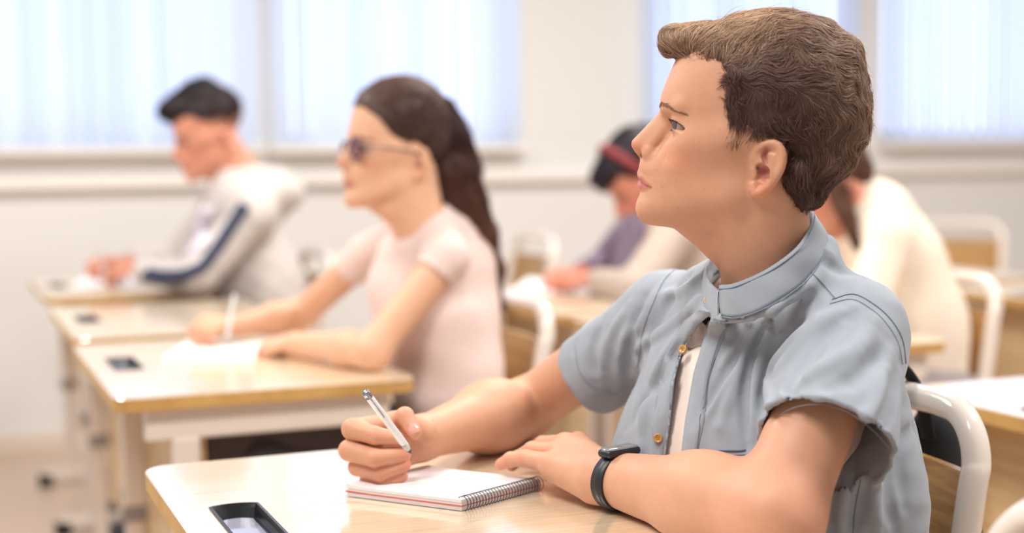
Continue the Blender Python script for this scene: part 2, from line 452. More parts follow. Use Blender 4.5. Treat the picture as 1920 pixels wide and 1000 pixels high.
DESKS = [((.232, 1.855), 'pale laminate school desk nearest the camera, with the spiral notebook on it', 1),
    ((.262, 3.205), 'laminate school desk the girl with the ponytail writes at', 0),
    ((.278, 4.10), 'empty laminate desk right behind the desk of the girl with the ponytail', 0),
    ((.290, 5.215), 'laminate school desk of the boy in the grey hooded top', 0),
    ((1.478, 1.96), 'desk at the right edge, right behind the chair of the boy in denim', 0),
    ((1.44, 3.20), 'desk in front of the pupil in the cream sweater', 0),
    ((1.44, 4.04), 'laminate desk the pupil with the red headband writes at', 0),
    ((2.74, 3.42), 'nearer of the two pale desks at the right edge, beyond the cream sweater', 0),
    ((2.78, 4.34), 'farther of the two pale desks at the right edge', 0)]
for i, ((x, y1), lab, first) in enumerate(DESKS):
    o = desk0 if i == 0 else copy_tree(desk0)
    o.location = (x, y1-DY, 0); o['label'] = lab; o['group'] = 'school desks in the classroom'

# ------------------------------------------------------------------ chairs: origin on the floor under the seat, facing -X
CHM = mat('white_tube', (240, 228, 216), rough=.16, coat=.6)
WOODC = wood_mat('chair_ply', (150, 106, 52), (196, 150, 86), rough=.3, coat=.2, scale=(16, 1.2, 30))
def make_chair():
    root = empty('school_chair', (0, 0, 0), 'x', 'chair')
    w, r = .19, .0165
    up = [(-.17, -w, .02), (-.16, -w, .25), (-.155, -w, .425), (-.12, -w, .445), (.08, -w, .447), (.155, -w, .47), (.185, -w, .56), (.215, -w, .73), (.225, -w+.004, .765), (.230, -w+.018, .797), (.2335, -w+.045, .818), (.235, -w+.085, .824)]
    pts = catmull(up, 6); mir = pts[::-1]*[1, -1, 1]
    tube('back_frame', np.vstack([pts, [(.235, 0, .824)], mir]), r, CHM, root, seg=14, up=(0, 1, 0))
    for s in (-1, 1):
        tube('leg', catmull([(.08, s*(w-.012), .44), (.15, s*(w-.008), .40), (.18, s*w, .25), (.20, s*w, .02)], 6), r*.95, CHM, root, seg=12)
        tube('foot_cap', [(-.17, s*w, 0), (-.17, s*w, .03)], r*1.25, BLACKP, root, seg=12); tube('foot_cap', [(.20, s*w, 0), (.20, s*w, .03)], r*1.25, BLACKP, root, seg=12)
    tube('stretcher', [(-.158, -w, .28), (-.158, w, .28)], .009, CHM, root)
    bm = bmesh.new(); n = 10
    def sheet(f, nu, nv, th):
        top = [[bm.verts.new(f(u/nu, v/nv)) for v in range(nv+1)] for u in range(nu+1)]
        bot = [[bm.verts.new(Vector(f(u/nu, v/nv))-Vector(th)) for v in range(nv+1)] for u in range(nu+1)]
        for a in range(nu):
            for b in range(nv):
                bm.faces.new((top[a][b], top[a+1][b], top[a+1][b+1], top[a][b+1])); bm.faces.new((bot[a][b], bot[a][b+1], bot[a+1][b+1], bot[a+1][b]))
        for a in range(nu):
            bm.faces.new((top[a][0], bot[a][0], bot[a+1][0], top[a+1][0])); bm.faces.new((top[a][nv], top[a+1][nv], bot[a+1][nv], bot[a][nv]))
        for b in range(nv):
            bm.faces.new((top[0][b], top[0][b+1], bot[0][b+1], bot[0][b])); bm.faces.new((top[nu][b], bot[nu][b], bot[nu][b+1], top[nu][b+1]))
        bmesh.ops.recalc_face_normals(bm, faces=bm.faces[:])
    sheet(lambda a, b: (-.19+.36*a, (b-.5)*.37*(1-.05*a), .468-.012*math.sin(a*3.1)-.02*max(0, .12-a)/.12), 10, 6, (0, 0, .010))
    bm_obj('seat', bm, WOODC, root, True).data.shade_flat()
    bm = bmesh.new()
    sheet(lambda a, b: (.196+.028*a+.018*(1-(2*b-1)**2), (b-.5)*(2*w-.026), .60+.155*a), 5, 10, (.011, 0, 0))
    bm_obj('back_panel', bm, WOODC, root).data.shade_flat()
    return root
ch0 = make_chair()
CHAIRS = [((.865, 1.475), 0, 'white tube chair the boy in denim sits on'),
    ((.90, 2.79), 0, 'white tube chair the girl with the ponytail sits on'),
    ((.93, 4.60), 0, 'white tube chair the boy in the grey hooded top sits on'),
    ((1.12, 3.72), 4, 'empty white chair between the girl with the ponytail and the boy in the hooded top'),
    ((2.06, 2.83), 0, 'white tube chair under the pupil in the cream sweater'),
    ((2.05, 3.66), 0, 'white tube chair under the pupil with the red headband'),
    ((.60, .765), 0, 'white tube chair at the bottom right corner, nearest the camera'),
    ((4.02, 4.95), 40, 'empty white chair by the back wall above the pale desks at the right edge'),
    ((1.93, 5.1), 0, 'empty white chair by the back wall, left of the pupil with the red headband')]
for i, ((x, y), a, lab) in enumerate(CHAIRS):
    o = ch0 if i == 0 else copy_tree(ch0)
    o.location = (x, y, 0); o.rotation_euler = (0, 0, math.radians(a)); o['label'] = lab; o['group'] = 'white tube school chairs'
# ------------------------------------------------------------------ a head in profile
# Head space: x forward(-)/back(+), y down, z to the head's left, in units of 1/400 of the head's height (about 0.57 mm),
# nose tip near (1182, 271), ear hole near (1420, 315).
def interp(y, tab):
    t = np.array(sorted(tab), float); return np.interp(y, t[:, 0], t[:, 1]).astype(np.float32)
def smooth_tab(tab):
    t = sorted(tab); ys = np.array([a for a, _ in t], float); xs = np.array([b for _, b in t], float)
    yy = np.linspace(ys[0], ys[-1], 300)
    # monotone cubic
    h = np.diff(ys); dl = np.diff(xs)/h; m = np.zeros(len(xs)); m[0] = dl[0]; m[-1] = dl[-1]
    for i in range(1, len(xs)-1):
        if dl[i-1]*dl[i] > 0: m[i] = 2*dl[i-1]*dl[i]/(dl[i-1]+dl[i])
    k = np.clip(np.searchsorted(ys, yy)-1, 0, len(h)-1); t_ = (yy-ys[k])/h[k]
    xx = (2*t_**3-3*t_**2+1)*xs[k]+(t_**3-2*t_**2+t_)*h[k]*m[k]+(-2*t_**3+3*t_**2)*xs[k+1]+(t_**3-t_**2)*h[k]*m[k+1]
    return list(zip(yy, xx))
PROFILE = smooth_tab([(40, 1350), (60, 1318), (80, 1290), (100, 1274), (113, 1268), (143, 1255), (166, 1244.5), (184, 1239), (198, 1238.5), (214, 1243),
    (235, 1252), (260, 1248), (280, 1231), (292, 1215), (300, 1206), (310, 1199.5), (320, 1198), (330, 1201), (340, 1203), (352, 1202), (362, 1201.8), (370, 1201.5), (382, 1198.7),
    (393, 1199.2), (400, 1201.5), (407, 1205), (414, 1211), (419, 1218), (423, 1230), (427, 1250), (432, 1300)])
CHEEK = smooth_tab([(40, 1350), (60, 1318), (80, 1290), (100, 1274), (113, 1268), (143, 1255), (166, 1244.5), (184, 1239), (198, 1238.5), (214, 1243), (235, 1248), (260, 1245), (290, 1234), (320, 1214), (345, 1207), (370, 1205), (390, 1203), (400, 1204), (407, 1208), (414, 1212), (419, 1218), (423, 1230), (427, 1250), (432, 1300)])
WIDTH = smooth_tab([(40, 60), (80, 88), (110, 98), (150, 104), (200, 108), (240, 110), (265, 109), (290, 103), (320, 95), (350, 87), (380, 76), (400, 66), (415, 56), (430, 48)])
EYE = np.array([1285.0, 235.0, 50.0]); EYE_R = 21.0
LID_AZ = [-48, -35, -15, 5, 30, 60, 85, 104, 125]
LID_UP = [-8, 8, 20, 23, 22, 14, -1, -18, -40]
LID_LO = [-2, -10, -17, -20, -22, -24, -25, -21, -6]
def eye_open(q):
    """positive inside the almond between the lids"""
    e = q-EYE.astype(np.float32); 
    az = np.degrees(np.arctan2(e[:, 2], -e[:, 0])); el = np.degrees(np.arctan2(-e[:, 1], np.hypot(e[:, 0], e[:, 2])))
    up = np.interp(az, LID_AZ, LID_UP); lw = np.interp(az, LID_AZ, LID_LO)
    return np.minimum(up-el, el-lw)*EYE_R*math.pi/180
def head_sdf(P_, neck=True, ear=True, female=False):
    q = P_.copy(); s = P_[:, 2].copy(); q[:, 2] = np.abs(q[:, 2]); x, y, z = q[:, 0], q[:, 1], q[:, 2]
    F = interp(y, PROFILE); F = F+(interp(y, CHEEK)-F)*np.clip((z-14)/36, 0, 1); Wd = interp(y, WIDTH); xm = np.float32(1402.0)
    ex = interp(y, [(100, 2.35), (200, 2.3), (260, 2.12), (330, 2.0), (380, 2.1), (430, 2.2)])
    dx = x-xm; a = np.where(dx < 0, xm-F, 100.0); r = (np.abs(dx)/a)**ex+(z/Wd)**ex
    rr = r**(1/ex); d = (rr-1)*np.minimum(np.minimum(a, Wd)*1.0, 90)
    grad = np.sqrt((np.abs(dx)/(a*a))**2+(z/(Wd*Wd))**2)/np.maximum(rr, 1e-3)
    d = np.where(rr > 0.5, (rr-1)/np.maximum(grad, 1/160.0), d)
    d = smax(d, y-(424-(x-1232)*0.165), 26)
    d = smax(d, 70-y, 30)
    d = smin(d, s_ell(q, (1428, 178, 0), (166, 132, 112)), 26)
    # mandible, cheekbone, brow ridge
    d = smin(d, s_cone(q, (1238, 396, 18), (1370, 364, 62), 18, 24), 40)
    d = smin(d, s_cone(q, (1300, 268, 66), (1360, 260, 88), 12, 14), 44)
    d = smin(d, s_cone(q, (1255, 203, 20), (1282, 200, 68), 10, 10), 18)
    d = smin(d, s_ell(q, (1222, 396, 0), (23, 25, 30)), 20)
    # orbit
    d = smax(d, -s_ell(q, (1247, 239, 47), (24, 17, 27)), 20)
    d = smin(d, s_sph(q, EYE, EYE_R+3.6), 9)
    # nose
    n = s_cone(q, (1242.5, 220, 0), (1197.2, 270.5, 0), 11, 13.2)
    n = smin(n, s_cone(q, (1256, 232, 8), (1220, 278, 11), 13, 12), 22)
    n = smin(n, s_ell(q, (1219.5, 288.5, 17), (14.5, 13.5, 10)), 7)
    n = smin(n, s_cone(q, (1199, 283, 0), (1211, 302, 0), 7, 6), 8)
    d = smin(d, n, 11)
    d = smax(d, -s_cone(q, (1199, 297, 9), (1210, 290, 10), 4.2, 4.8), 3)
    d = d+1.3*np.exp(-((s_poly(q, [(1237, 278, 27), (1238, 288, 28), (1232, 302, 29), (1232, 322, 38)], [0]*4))/5)**2)*np.where(y < 300, 1, 0.5)
    # lips
    lu = s_poly(q, [(1203.8, 328, 0), (1208.5, 333.5, 16), (1219, 344, 27), (1226, 350, 32)], [8, 7.2, 4.5, 2])
    ll = s_poly(q, [(1204.2, 348, 0), (1209, 350.5, 16), (1218, 352, 26), (1226, 352, 32)], [8.4, 7.8, 5, 2.5])
    d = smin(d, lu, 7); d = smin(d, ll, 7)
    d = smax(d, -s_poly(q, [(1193, 336.8, 0), (1197, 340, 18), (1208, 346, 32), (1222, 350.5, 44)], [2.2, 2.2, 2.2, 1.8]), 1.6)
    # eyelids' opening
    e = q-EYE.astype(np.float32); re = np.sqrt((e*e).sum(1))
    op = eye_open(q)
    d = smax(d, np.minimum(np.minimum(op, 34-re), -e[:, 0]+16), 1.6)
    # crease above the lid
    ang = [(-30, 30), (-10, 46), (15, 52), (45, 48), (75, 32), (98, 8)]
    cr = [EYE+ (EYE_R+5)*np.array([-math.cos(math.radians(b))*math.cos(math.radians(a)), -math.sin(math.radians(b)), math.cos(math.radians(b))*math.sin(math.radians(a))]) for a, b in ang]
    d = d+1.5*np.exp(-(s_poly(q, cr, [0]*6)/2.2)**2)
    if ear:
        m = (np.abs(x-1435) < 90) & (np.abs(y-315) < 100) & (z > 40)
        if m.any():
            k = q[m]; dd = d[m]
            e1 = s_ell(k, (1437, 306, 101), (30, 43, 9), _EAR)
            rim = s_poly(k, _RIM, _RIMR)
            e1 = smin(e1, rim, 7)
            e1 = smin(e1, s_cone(k, (1440, 322, 95), (1425, 300, 88), 20, 18), 8)
            e1 = smax(e1, -s_poly(k, [(1425, 314, 108), (1431, 321, 108), (1435, 330, 108)], [9, 12.5, 8]), 4)
            e1 = smax(e1, -s_cone(k, (1420, 330, 103), (1436, 331, 106), 5.5, 7.5), 4)
            e1 = smax(e1, -s_cone(k, (1419, 313.5, 100), (1424, 311, 90), 2.6, 3), 2)
            e1 = smax(e1, -s_poly(k, [(1435, 305, 111), (1431, 292, 108), (1436, 280, 109), (1448, 285, 115)], [4, 5, 5, 3.4]), 3)
            e1 = smin(e1, s_cone(k, (1414, 316, 97), (1416, 328, 97), 5, 5), 6)
            d[m] = smin(dd, e1, 8)
    if neck:
        n = s_cone(q*[1, 1, 1.0], (1396, 372, 0), (1450, 540, 0), 84, 86)
        n = smin(n, s_cone(q, (1268, 402, 0), (1350, 446, 0), 24, 44), 30)
        n = smin(n, s_cone(q, (1452, 362, 70), (1376, 540, 22), 15, 11), 30)
        n = smin(n, s_cone(q, (1456, 320, 20), (1468, 540, 30), 50, 58), 40)
        d = smin(d, n, 26)
    return d
_rr = catmull([(1420, 312, 96, 4), (1415, 294, 98, 5.5), (1423, 277, 103, 6.3), (1440, 268, 108, 6.8), (1457, 273, 113, 7), (1465, 290, 116, 7), (1462, 312, 114, 7), (1450, 334, 109, 7.5), (1434, 351, 103, 8.5), (1419, 358, 99, 8.5), (1413, 344, 96, 6)], 2)
_RIM = [tuple(r[:3]) for r in _rr]; _RIMR = [float(r[3]) for r in _rr]
_EAR = np.array([[math.cos(-0.42), 0, math.sin(-0.42)], [0, 1, 0], [-math.sin(-0.42), 0, math.cos(-0.42)]]) @ rot2(18)
def head_frame(u, v, d, scale=None, pitch=0.0, yaw=0.0):
    """matrix from head space to world: sagittal plane square to the sight line, then turned (yaw) and nodded (pitch, degrees)"""
    C = P(u, v, d); N = CP-C; N /= np.linalg.norm(N)
    Rr = RV-N*(RV@N); Rr /= np.linalg.norm(Rr); Uu = np.cross(N, Rr)
    s = d/FPX if scale is None else scale
    M = np.stack([Rr*s, -Uu*s, N*s], 1)
    a = math.radians(pitch); Rp = np.array([[math.cos(a), -math.sin(a), 0], [math.sin(a), math.cos(a), 0], [0, 0, 1]])
    b = math.radians(yaw); Ry = np.array([[math.cos(b), 0, math.sin(b)], [0, 1, 0], [-math.sin(b), 0, math.cos(b)]])
    return C, M @ Rp @ Ry
class Frame:
    def __init__(s, u, v, d, o=(1400, 260, 0), **k):
        s.C, s.M = head_frame(u, v, d, **k); s.o = np.array(o, float); s.Mi = np.linalg.inv(s.M); s.k = np.linalg.norm(s.M[:, 0])
    def w(s, p): return s.C+(np.asarray(p, float)-s.o)@s.M.T
    def l(s, p): return ((np.asarray(p, float)-s.C)@s.Mi.T+s.o)
def gauss(q, c, r):
    return np.exp(-(((q-np.asarray(c))/np.asarray(r, float))**2).sum(1))
def head_colors(v, base=(208, 155, 125), freckles=46):
    q = v.copy(); q[:, 2] = np.abs(q[:, 2])
    col = np.tile(np.array(lin(base)), (len(v), 1))
    def mix(w, c):
        nonlocal col
        w = np.clip(w, 0, 1)[:, None]; col = col*(1-w)+np.array(lin(c))*w
    mix(0.32*gauss(q, (1275, 300, 60), (45, 34, 50)), (214, 120, 100))
    mix(0.45*gauss(q, (1200, 278, 0), (26, 20, 24)), (216, 118, 98))
    mix(0.25*gauss(q, (1262, 250, 50), (22, 12, 30)), (170, 100, 100))
    lip = np.minimum(s_poly(q, [(1201, 331, 0), (1206, 336, 18), (1217, 345, 30), (1224, 350, 37)], [6.2, 6.4, 4.4, 1.8]),
                     s_poly(q, [(1201, 346, 0), (1206, 348.5, 18), (1217, 351, 30), (1224, 351.5, 37)], [8, 7.8, 5.0, 1.8]))
    mix(0.85/(1+np.exp(np.clip(lip/1.2, -20, 20))), (190, 100, 100))
    cl = s_poly(q, [(1196, 337.5, 0), (1201, 340, 18), (1212, 346.5, 31), (1224, 350.8, 40)], [0]*4)
    mix(0.8*np.exp(-(cl/2.0)**2), (120, 52, 56))  # shade of the crease between the lips, painted as a dark line
    mix(0.85*gauss(q, (1431, 321, 98), (13, 15, 14)), (150, 70, 72)); mix(0.85*gauss(q, (1434, 291, 104), (7, 14, 10)), (146, 66, 66))
    mix(0.4*gauss(q, (1432, 350, 104), (24, 16, 20)), (224, 120, 90))
    mix(0.95*gauss(q, (1419.5, 313, 97), (4, 6, 6)), (50, 20, 20))
    mix(0.85*gauss(q, (1205, 293, 9), (7, 4, 5)), (110, 50, 45))
    rng = np.random.RandomState(3)
    for i in range(freckles):
        c = (rng.uniform(1215, 1370), rng.uniform(215, 400)); r = rng.uniform(0.8, 1.4)
        d2 = (q[:, 0]-c[0])**2+(q[:, 1]-c[1])**2; mix(rng.uniform(.2, .5)*np.exp(-d2/(r*r))*(v[:, 2] > 0), (150, 84, 64))
    return np.clip(col, 0, 1)
SKIN = mat('skin', (222, 166, 136), rough=0.52, spec=0.42, sub=0.22, attr='Col', bump=(900, 0.12, 0.0004), noise=(60, 0.04))
def eyeball(fr, side, gaze=(0, 0), iris=(92, 84, 78), parent=None, seg=40):
    """an eyeball with iris and pupil as vertex colours, turned by gaze (azimuth, elevation)"""
    V, F, Cc = [], [], []
    R = EYE_R
    az, el = math.radians(gaze[0]), math.radians(gaze[1])
    g = np.array([-math.cos(el)*math.cos(az), -math.sin(el), math.cos(el)*math.sin(az)])
    a = np.cross(g, [0, 1, 0]); a /= np.linalg.norm(a); b = np.cross(g, a)
    c = EYE*[1, 1, side]
    for i in range(seg+1):
        th = math.pi*(i/seg)**1.5
        bulge = 1.6*max(0, math.cos(min(th*2.6, math.pi/2)))
        for k in range(seg):
            ph = 2*math.pi*k/seg
            V.append(c+(R+bulge)*(math.cos(th)*g+math.sin(th)*(math.cos(ph)*a+math.sin(ph)*b)))
            deg = math.degrees(th); t = random.Random(k*7).uniform(.8, 1.2)
            col = lin((8, 8, 10)) if deg < 12 else tuple(t*x for x in lin(iris)) if deg < 31 else lin((40, 44, 52)) if deg < 34 else lin((170, 154, 150))  # white of the eye greyed: the shade between the lids is in its colour
            Cc.append(col)
    for i in range(seg):
        for k in range(seg): F.append((i*seg+k, i*seg+(k+1) % seg, (i+1)*seg+(k+1) % seg, (i+1)*seg+k))
    m = mat('eye', (230, 225, 222), rough=0.06, spec=0.6, attr='Col', coat=0.6)
    return mesh_obj('eyeball', fr.w(V), F, m, parent, colors=np.array(Cc))

# ---- hair: a volume plus strands that follow a flow field, in head space
def sd_poly2(x, y, poly):
    """signed distance to a 2-D polygon, negative inside"""
    poly = np.asarray(poly, np.float32); d = np.full(x.shape, 1e9, np.float32); s = np.ones(x.shape, np.float32)
    n = len(poly)
    for i in range(n):
        a = poly[i]; b = poly[i-1]; ex, ey = b-a; wx = x-a[0]; wy = y-a[1]
        t = np.clip((wx*ex+wy*ey)/(ex*ex+ey*ey), 0, 1); bx = wx-ex*t; by = wy-ey*t
        d = np.minimum(d, bx*bx+by*by)
        c1 = y >= a[1]; c2 = y < b[1]; c3 = ex*wy > ey*wx
        s = np.where((c1 & c2 & c3) | (~c1 & ~c2 & ~c3), -s, s)
    return s*np.sqrt(d)
def grad(f, p, e):
    g = np.empty_like(p)
    for ax in range(3):
        q = np.zeros(3, np.float32); q[ax] = e; g[:, ax] = (par(f, p+q, 4000)-par(f, p-q, 4000))/(2*e)
    return g/np.maximum(np.linalg.norm(g, axis=1, keepdims=True), 1e-6)
def noise3(p, sc, seed):
    rng = np.random.RandomState(seed); out = np.zeros(len(p), np.float32)
    for i in range(6):
        k = rng.normal(size=3)*sc; out += np.sin(p@k.astype(np.float32)+rng.uniform(0, 6.28))
    return out/2.45
def strands(f, roots, flow, n, seg, length, rad, seed, lift=(0, 3), wave=0.35, colorf=None, fade=0.6, clump=0.06):
    """hair strands: f is the volume, flow(p) the direction field; returns verts, faces, colours in head space"""
    rng = np.random.RandomState(seed)
    p = roots[rng.randint(len(roots), size=n)].astype(np.float32)+rng.normal(size=(n, 3)).astype(np.float32)*2.0
    L = rng.uniform(*length, n).astype(np.float32) if not callable(length) else (length(p)*rng.uniform(.7, 1.15, n)).astype(np.float32)
    off = rng.uniform(lift[0], lift[1], n).astype(np.float32)**1.0; fl = rng.rand(n) < 0.03
    path = [p.copy()]; st = (L/seg)[:, None]
    jit = rng.normal(size=(n, 3)).astype(np.float32)*0.16
    for i in range(seg):
        g = grad(f, p, 2.0); d = flow(p)
        w = np.stack([noise3(p, clump, seed+9), noise3(p, clump, seed+19), noise3(p, clump, seed+29)], 1)*wave
        d = d+w+jit*(1+2*fl[:, None]); d = d-g*(d*g).sum(1, keepdims=True)*0.85
        d /= np.maximum(np.linalg.norm(d, axis=1, keepdims=True), 1e-5)
        p = p+d*st
        t = (i+1)/seg; v = par(f, p, 4000)
        ridge = 2.5*noise3(p, clump*1.6, seed+5)
        target = off*(0.3+t*(1+2.5*fl))+ridge
        p = p-g*((v-target)*0.6)[:, None]
        path.append(p.copy())
    path = np.stack(path, 1)                       # n, seg+1, 3
    tan = np.gradient(path, axis=1); tan /= np.linalg.norm(tan, axis=2, keepdims=True)+1e-6
    ref = np.array([0.31, 0.2, 0.93], np.float32)
    a = np.cross(tan, ref); a /= np.linalg.norm(a, axis=2, keepdims=True)+1e-6; b = np.cross(tan, a)
    r = rad*(1-fade*np.linspace(0, 1, seg+1)**2)[None, :, None]*rng.uniform(.7, 1.2, (n, 1, 1))
    V = np.stack([path+r*(math.cos(q)*a+math.sin(q)*b) for q in (0, 2.094, 4.189)], 2).reshape(-1, 3)
    base = (np.arange(n)*(seg+1)*3)[:, None, None]; i_ = (np.arange(seg)*3)[None, :, None]; k = np.arange(3)[None, None, :]; k2 = (k+1) % 3
    F = np.stack([base+i_+k, base+i_+k2, base+i_+3+k2, base+i_+3+k], -1).reshape(-1, 4)
    c = colorf(path[:, seg//2]) if colorf else None
    c = np.repeat(c*rng.lognormal(0, 0.28, (n, 1)), (seg+1)*3, axis=0)
    return V.astype(np.float32), F, c
def flow_field(pts):
    c = np.array([a[:3] for a in pts], np.float32); d = np.array([a[3:] for a in pts], np.float32)
    d /= np.linalg.norm(d, axis=1, keepdims=True)
    def fn(p):
        q = p.copy(); s = np.sign(q[:, 2:3]); q[:, 2] = np.abs(q[:, 2]); out = np.zeros_like(p); w0 = 0
        for ci, di in zip(c, d):
            w = 1/(((q-ci)**2).sum(1)+150)**1.5; out += w[:, None]*di; w0 = w0+w
        out[:, 2] *= s[:, 0]
        return out/np.maximum(np.linalg.norm(out, axis=1, keepdims=True), 1e-6)
    return fn
HAIRM = mat('hair_brown', (90, 62, 50), rough=0.48, spec=0.35, attr='Col')
HAIR_POLY = [(1200, 30), (1205, 105), (1250, 112), (1275, 115), (1318, 119), (1352, 126), (1362, 148), (1355, 176), (1362, 208), (1362, 236), (1350, 258), (1334, 286), (1356, 300), (1380, 298), (1406, 282), (1424, 264),
    (1446, 255), (1468, 266), (1480, 300), (1474, 328), (1458, 344), (1462, 366), (1478, 382), (1503, 392), (1545, 394), (1720, 400), (1720, -30), (1200, -30)]
def boy_hair_sdf(p):
    q = p.copy(); q[:, 2] = np.abs(q[:, 2])
    d = s_ell(q, (1440, 182, 0), (184, 152, 125))
    d = smin(d, s_ell(q, (1455, 80, 0), (105, 50, 90)), 30)
    d = smin(d, s_ell(q@rot2(0), (1318, 84, 8), (72, 36, 70)), 22)
    d = smin(d, s_ell(q, (1268, 80, 0), (32, 28, 46)), 16)
    d = smin(d, s_sph(q, (1542, 240, 0), 80), 40)
    d = smin(d, s_cone(q, (1520, 300, 10), (1508, 350, 8), 72, 42), 30)
    d = smin(d, s_ell(q, (1560, 112, 0), (48, 44, 60)), 20)
    d = smin(d, s_cone(q, (1350, 112, 60), (1400, 150, 84), 34, 36), 24)
    d = smin(d, s_cone(q, (1484, 318, 78), (1500, 366, 58), 27, 23), 14)
    d = smin(d, s_cone(q, (1384, 190, 94), (1372, 270, 93), 20, 17), 16); d = smin(d, s_cone(q, (1372, 270, 92), (1410, 262, 92), 17, 16), 12)
    d = d+1.6*noise3(q, 0.07, 4)
    m = sd_poly2(q[:, 0]+3*np.sin(q[:, 1]*.35), q[:, 1]+3*np.sin(q[:, 0]*.3), HAIR_POLY)
    return smax(d, m, 12)
def build_boy_hair(parent):
    v, f = mesh_sdf(lambda p: boy_hair_sdf(p)+2.0, (1205, 0, -140), (1650, 420, 140), 3.2)
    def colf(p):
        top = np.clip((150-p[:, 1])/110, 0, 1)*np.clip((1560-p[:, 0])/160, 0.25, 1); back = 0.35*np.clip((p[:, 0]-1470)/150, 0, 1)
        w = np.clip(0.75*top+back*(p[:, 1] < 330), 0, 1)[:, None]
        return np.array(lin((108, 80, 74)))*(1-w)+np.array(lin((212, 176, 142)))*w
    fl = flow_field([(1250, 84, 0, -.5, -.5, .1), (1236, 70, 0, .2, -.9, 0), (1300, 90, 30, .1, -1, -.2), (1300, 60, 0, .7, -.5, 0), (1350, 60, 20, .5, -.7, -.2), (1340, 112, 60, .2, -1, -.1),
        (1400, 110, 80, .6, -.75, -.2), (1400, 60, 30, .9, -.45, -.1), (1460, 40, 0, 1, 0, 0), (1460, 90, 90, 1, -.2, -.1), (1540, 60, 40, .9, .5, 0), (1590, 110, 20, .5, 1, 0), (1440, 150, 115, 1, -.05, 0), (1520, 150, 110, 1, -.05, 0),
        (1580, 150, 70, 1, .1, 0), (1370, 170, 95, -.2, .9, 0), (1370, 220, 105, -.25, 1, 0), (1352, 275, 100, -.75, .8, 0), (1400, 220, 110, -.1, 1, 0), (1450, 220, 120, .35, .9, 0), (1520, 220, 110, .3, 1, 0), (1600, 200, 30, .2, 1, 0), (1600, 260, 20, -.2, 1, 0),
        (1490, 300, 100, .1, 1, 0), (1540, 320, 60, -.1, 1, 0), (1480, 360, 70, .2, 1, 0), (1520, 380, 20, -.1, 1, 0)])
    roots = v[(f_in(v))]
    ln = lambda p: 34+34*np.clip((150-p[:, 1])/80, 0, 1)
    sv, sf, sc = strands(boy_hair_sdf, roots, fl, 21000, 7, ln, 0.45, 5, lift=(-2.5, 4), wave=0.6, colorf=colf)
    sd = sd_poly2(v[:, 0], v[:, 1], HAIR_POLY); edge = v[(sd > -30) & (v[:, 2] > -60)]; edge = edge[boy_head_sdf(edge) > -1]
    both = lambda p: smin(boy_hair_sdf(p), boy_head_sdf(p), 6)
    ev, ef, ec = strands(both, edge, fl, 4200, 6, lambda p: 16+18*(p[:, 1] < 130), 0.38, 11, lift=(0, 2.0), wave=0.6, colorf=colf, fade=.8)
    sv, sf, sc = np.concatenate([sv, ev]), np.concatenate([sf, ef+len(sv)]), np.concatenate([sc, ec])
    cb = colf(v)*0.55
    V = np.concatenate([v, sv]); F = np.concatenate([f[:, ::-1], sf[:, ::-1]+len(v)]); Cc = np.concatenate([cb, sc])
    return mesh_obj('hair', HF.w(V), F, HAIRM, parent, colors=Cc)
def f_in(v): return (v[:, 2] > -95)
def hairs(name, lines, rad, fr, material, parent):
    """fine single hairs along given head space polylines"""
    V, F = [], []
    for l in lines:
        a, b = tube_arrays(l, [rad*(1-.7*t) for t in np.linspace(0, 1, len(l))], 4, caps=False); o = len(V); V += a; F += [tuple(i+o for i in q) for q in b]
    return mesh_obj(name, fr.w(V), F, material, parent)
def brow_lines(f, seed, n=90, sides=(1, -1), pts=((1243, 200, 22), (1247, 197, 34), (1258, 199, 52), (1274, 207, 70), (1292, 217, 84))):
    rng = random.Random(seed); c = catmull(pts, 12); L = []
    for s in sides:
        for i in range(n):
            k = rng.random(); j = int(k*(len(c)-2)); p = c[j]*[1, 1, s]+np.array([0, rng.uniform(-3.2, 3.2)*(1-k*.5), 0]); t = (c[j+1]-c[j])*[1, 1, s]; t /= np.linalg.norm(t)
            t = t+np.array([0, -.35+.5*rng.random(), 0]); ln = rng.uniform(7, 12)
            L += [p+t*ln*m/3 for m in range(4)]
    q = np.array(L, np.float32)
    for _ in range(2): q = q-grad(f, q, 1.0)*(f(q)-0.5)[:, None]
    L = list(q.reshape(-1, 4, 3))
    return L
def lash_lines(seed, sides=(1, -1), n=30):
    rng = random.Random(seed); L = []
    for s in sides:
        for i in range(n):
            az = -38+140*i/(n-1); el = float(np.interp(az, LID_AZ, LID_UP))
            a, e = math.radians(az), math.radians(el); d = np.array([-math.cos(e)*math.cos(a), -math.sin(e), math.cos(e)*math.sin(a)*1.0])
            p = EYE+d*(EYE_R+2.2); o = d+np.array([-.5, .12, .1]); q = p+o*3.6; r = q+np.array([-2.6, -2.0, .4])
            L.append(np.array([p, q, r])*[1, 1, s])
            if i % 2 == 0 and i > 3:
                el = float(np.interp(az, LID_AZ, LID_LO)); e = math.radians(el); d = np.array([-math.cos(e)*math.cos(a), -math.sin(e), math.cos(e)*math.sin(a)]); p = EYE+d*(EYE_R+2.5)
                L.append(np.array([p, p+d*2+[0, 1, 0], p+d*3+[-.6, 1.8, 0]])*[1, 1, s])
    return L
UPV_ = np.array([0, 0, 1.0])
HF = Frame(1400, 260, 1.53)
boy = empty('person', (0, 0, 0), 'boy in a pale blue denim shirt writing at the nearest desk', 'person')
def boy_head_sdf(p):
    q = p.copy(); w = np.clip((p[:, 1]-360)/200, 0, 1.2); q[:, 2] += 55*w*w*(3-2*w)/1.2
    return head_sdf(q)
hv, hf = mesh_sdf(boy_head_sdf, (1170, 20, -190), (1620, 575, 150), 1.45)
body_parts = [(HF.w(hv), hf[:, ::-1], head_colors(hv))]

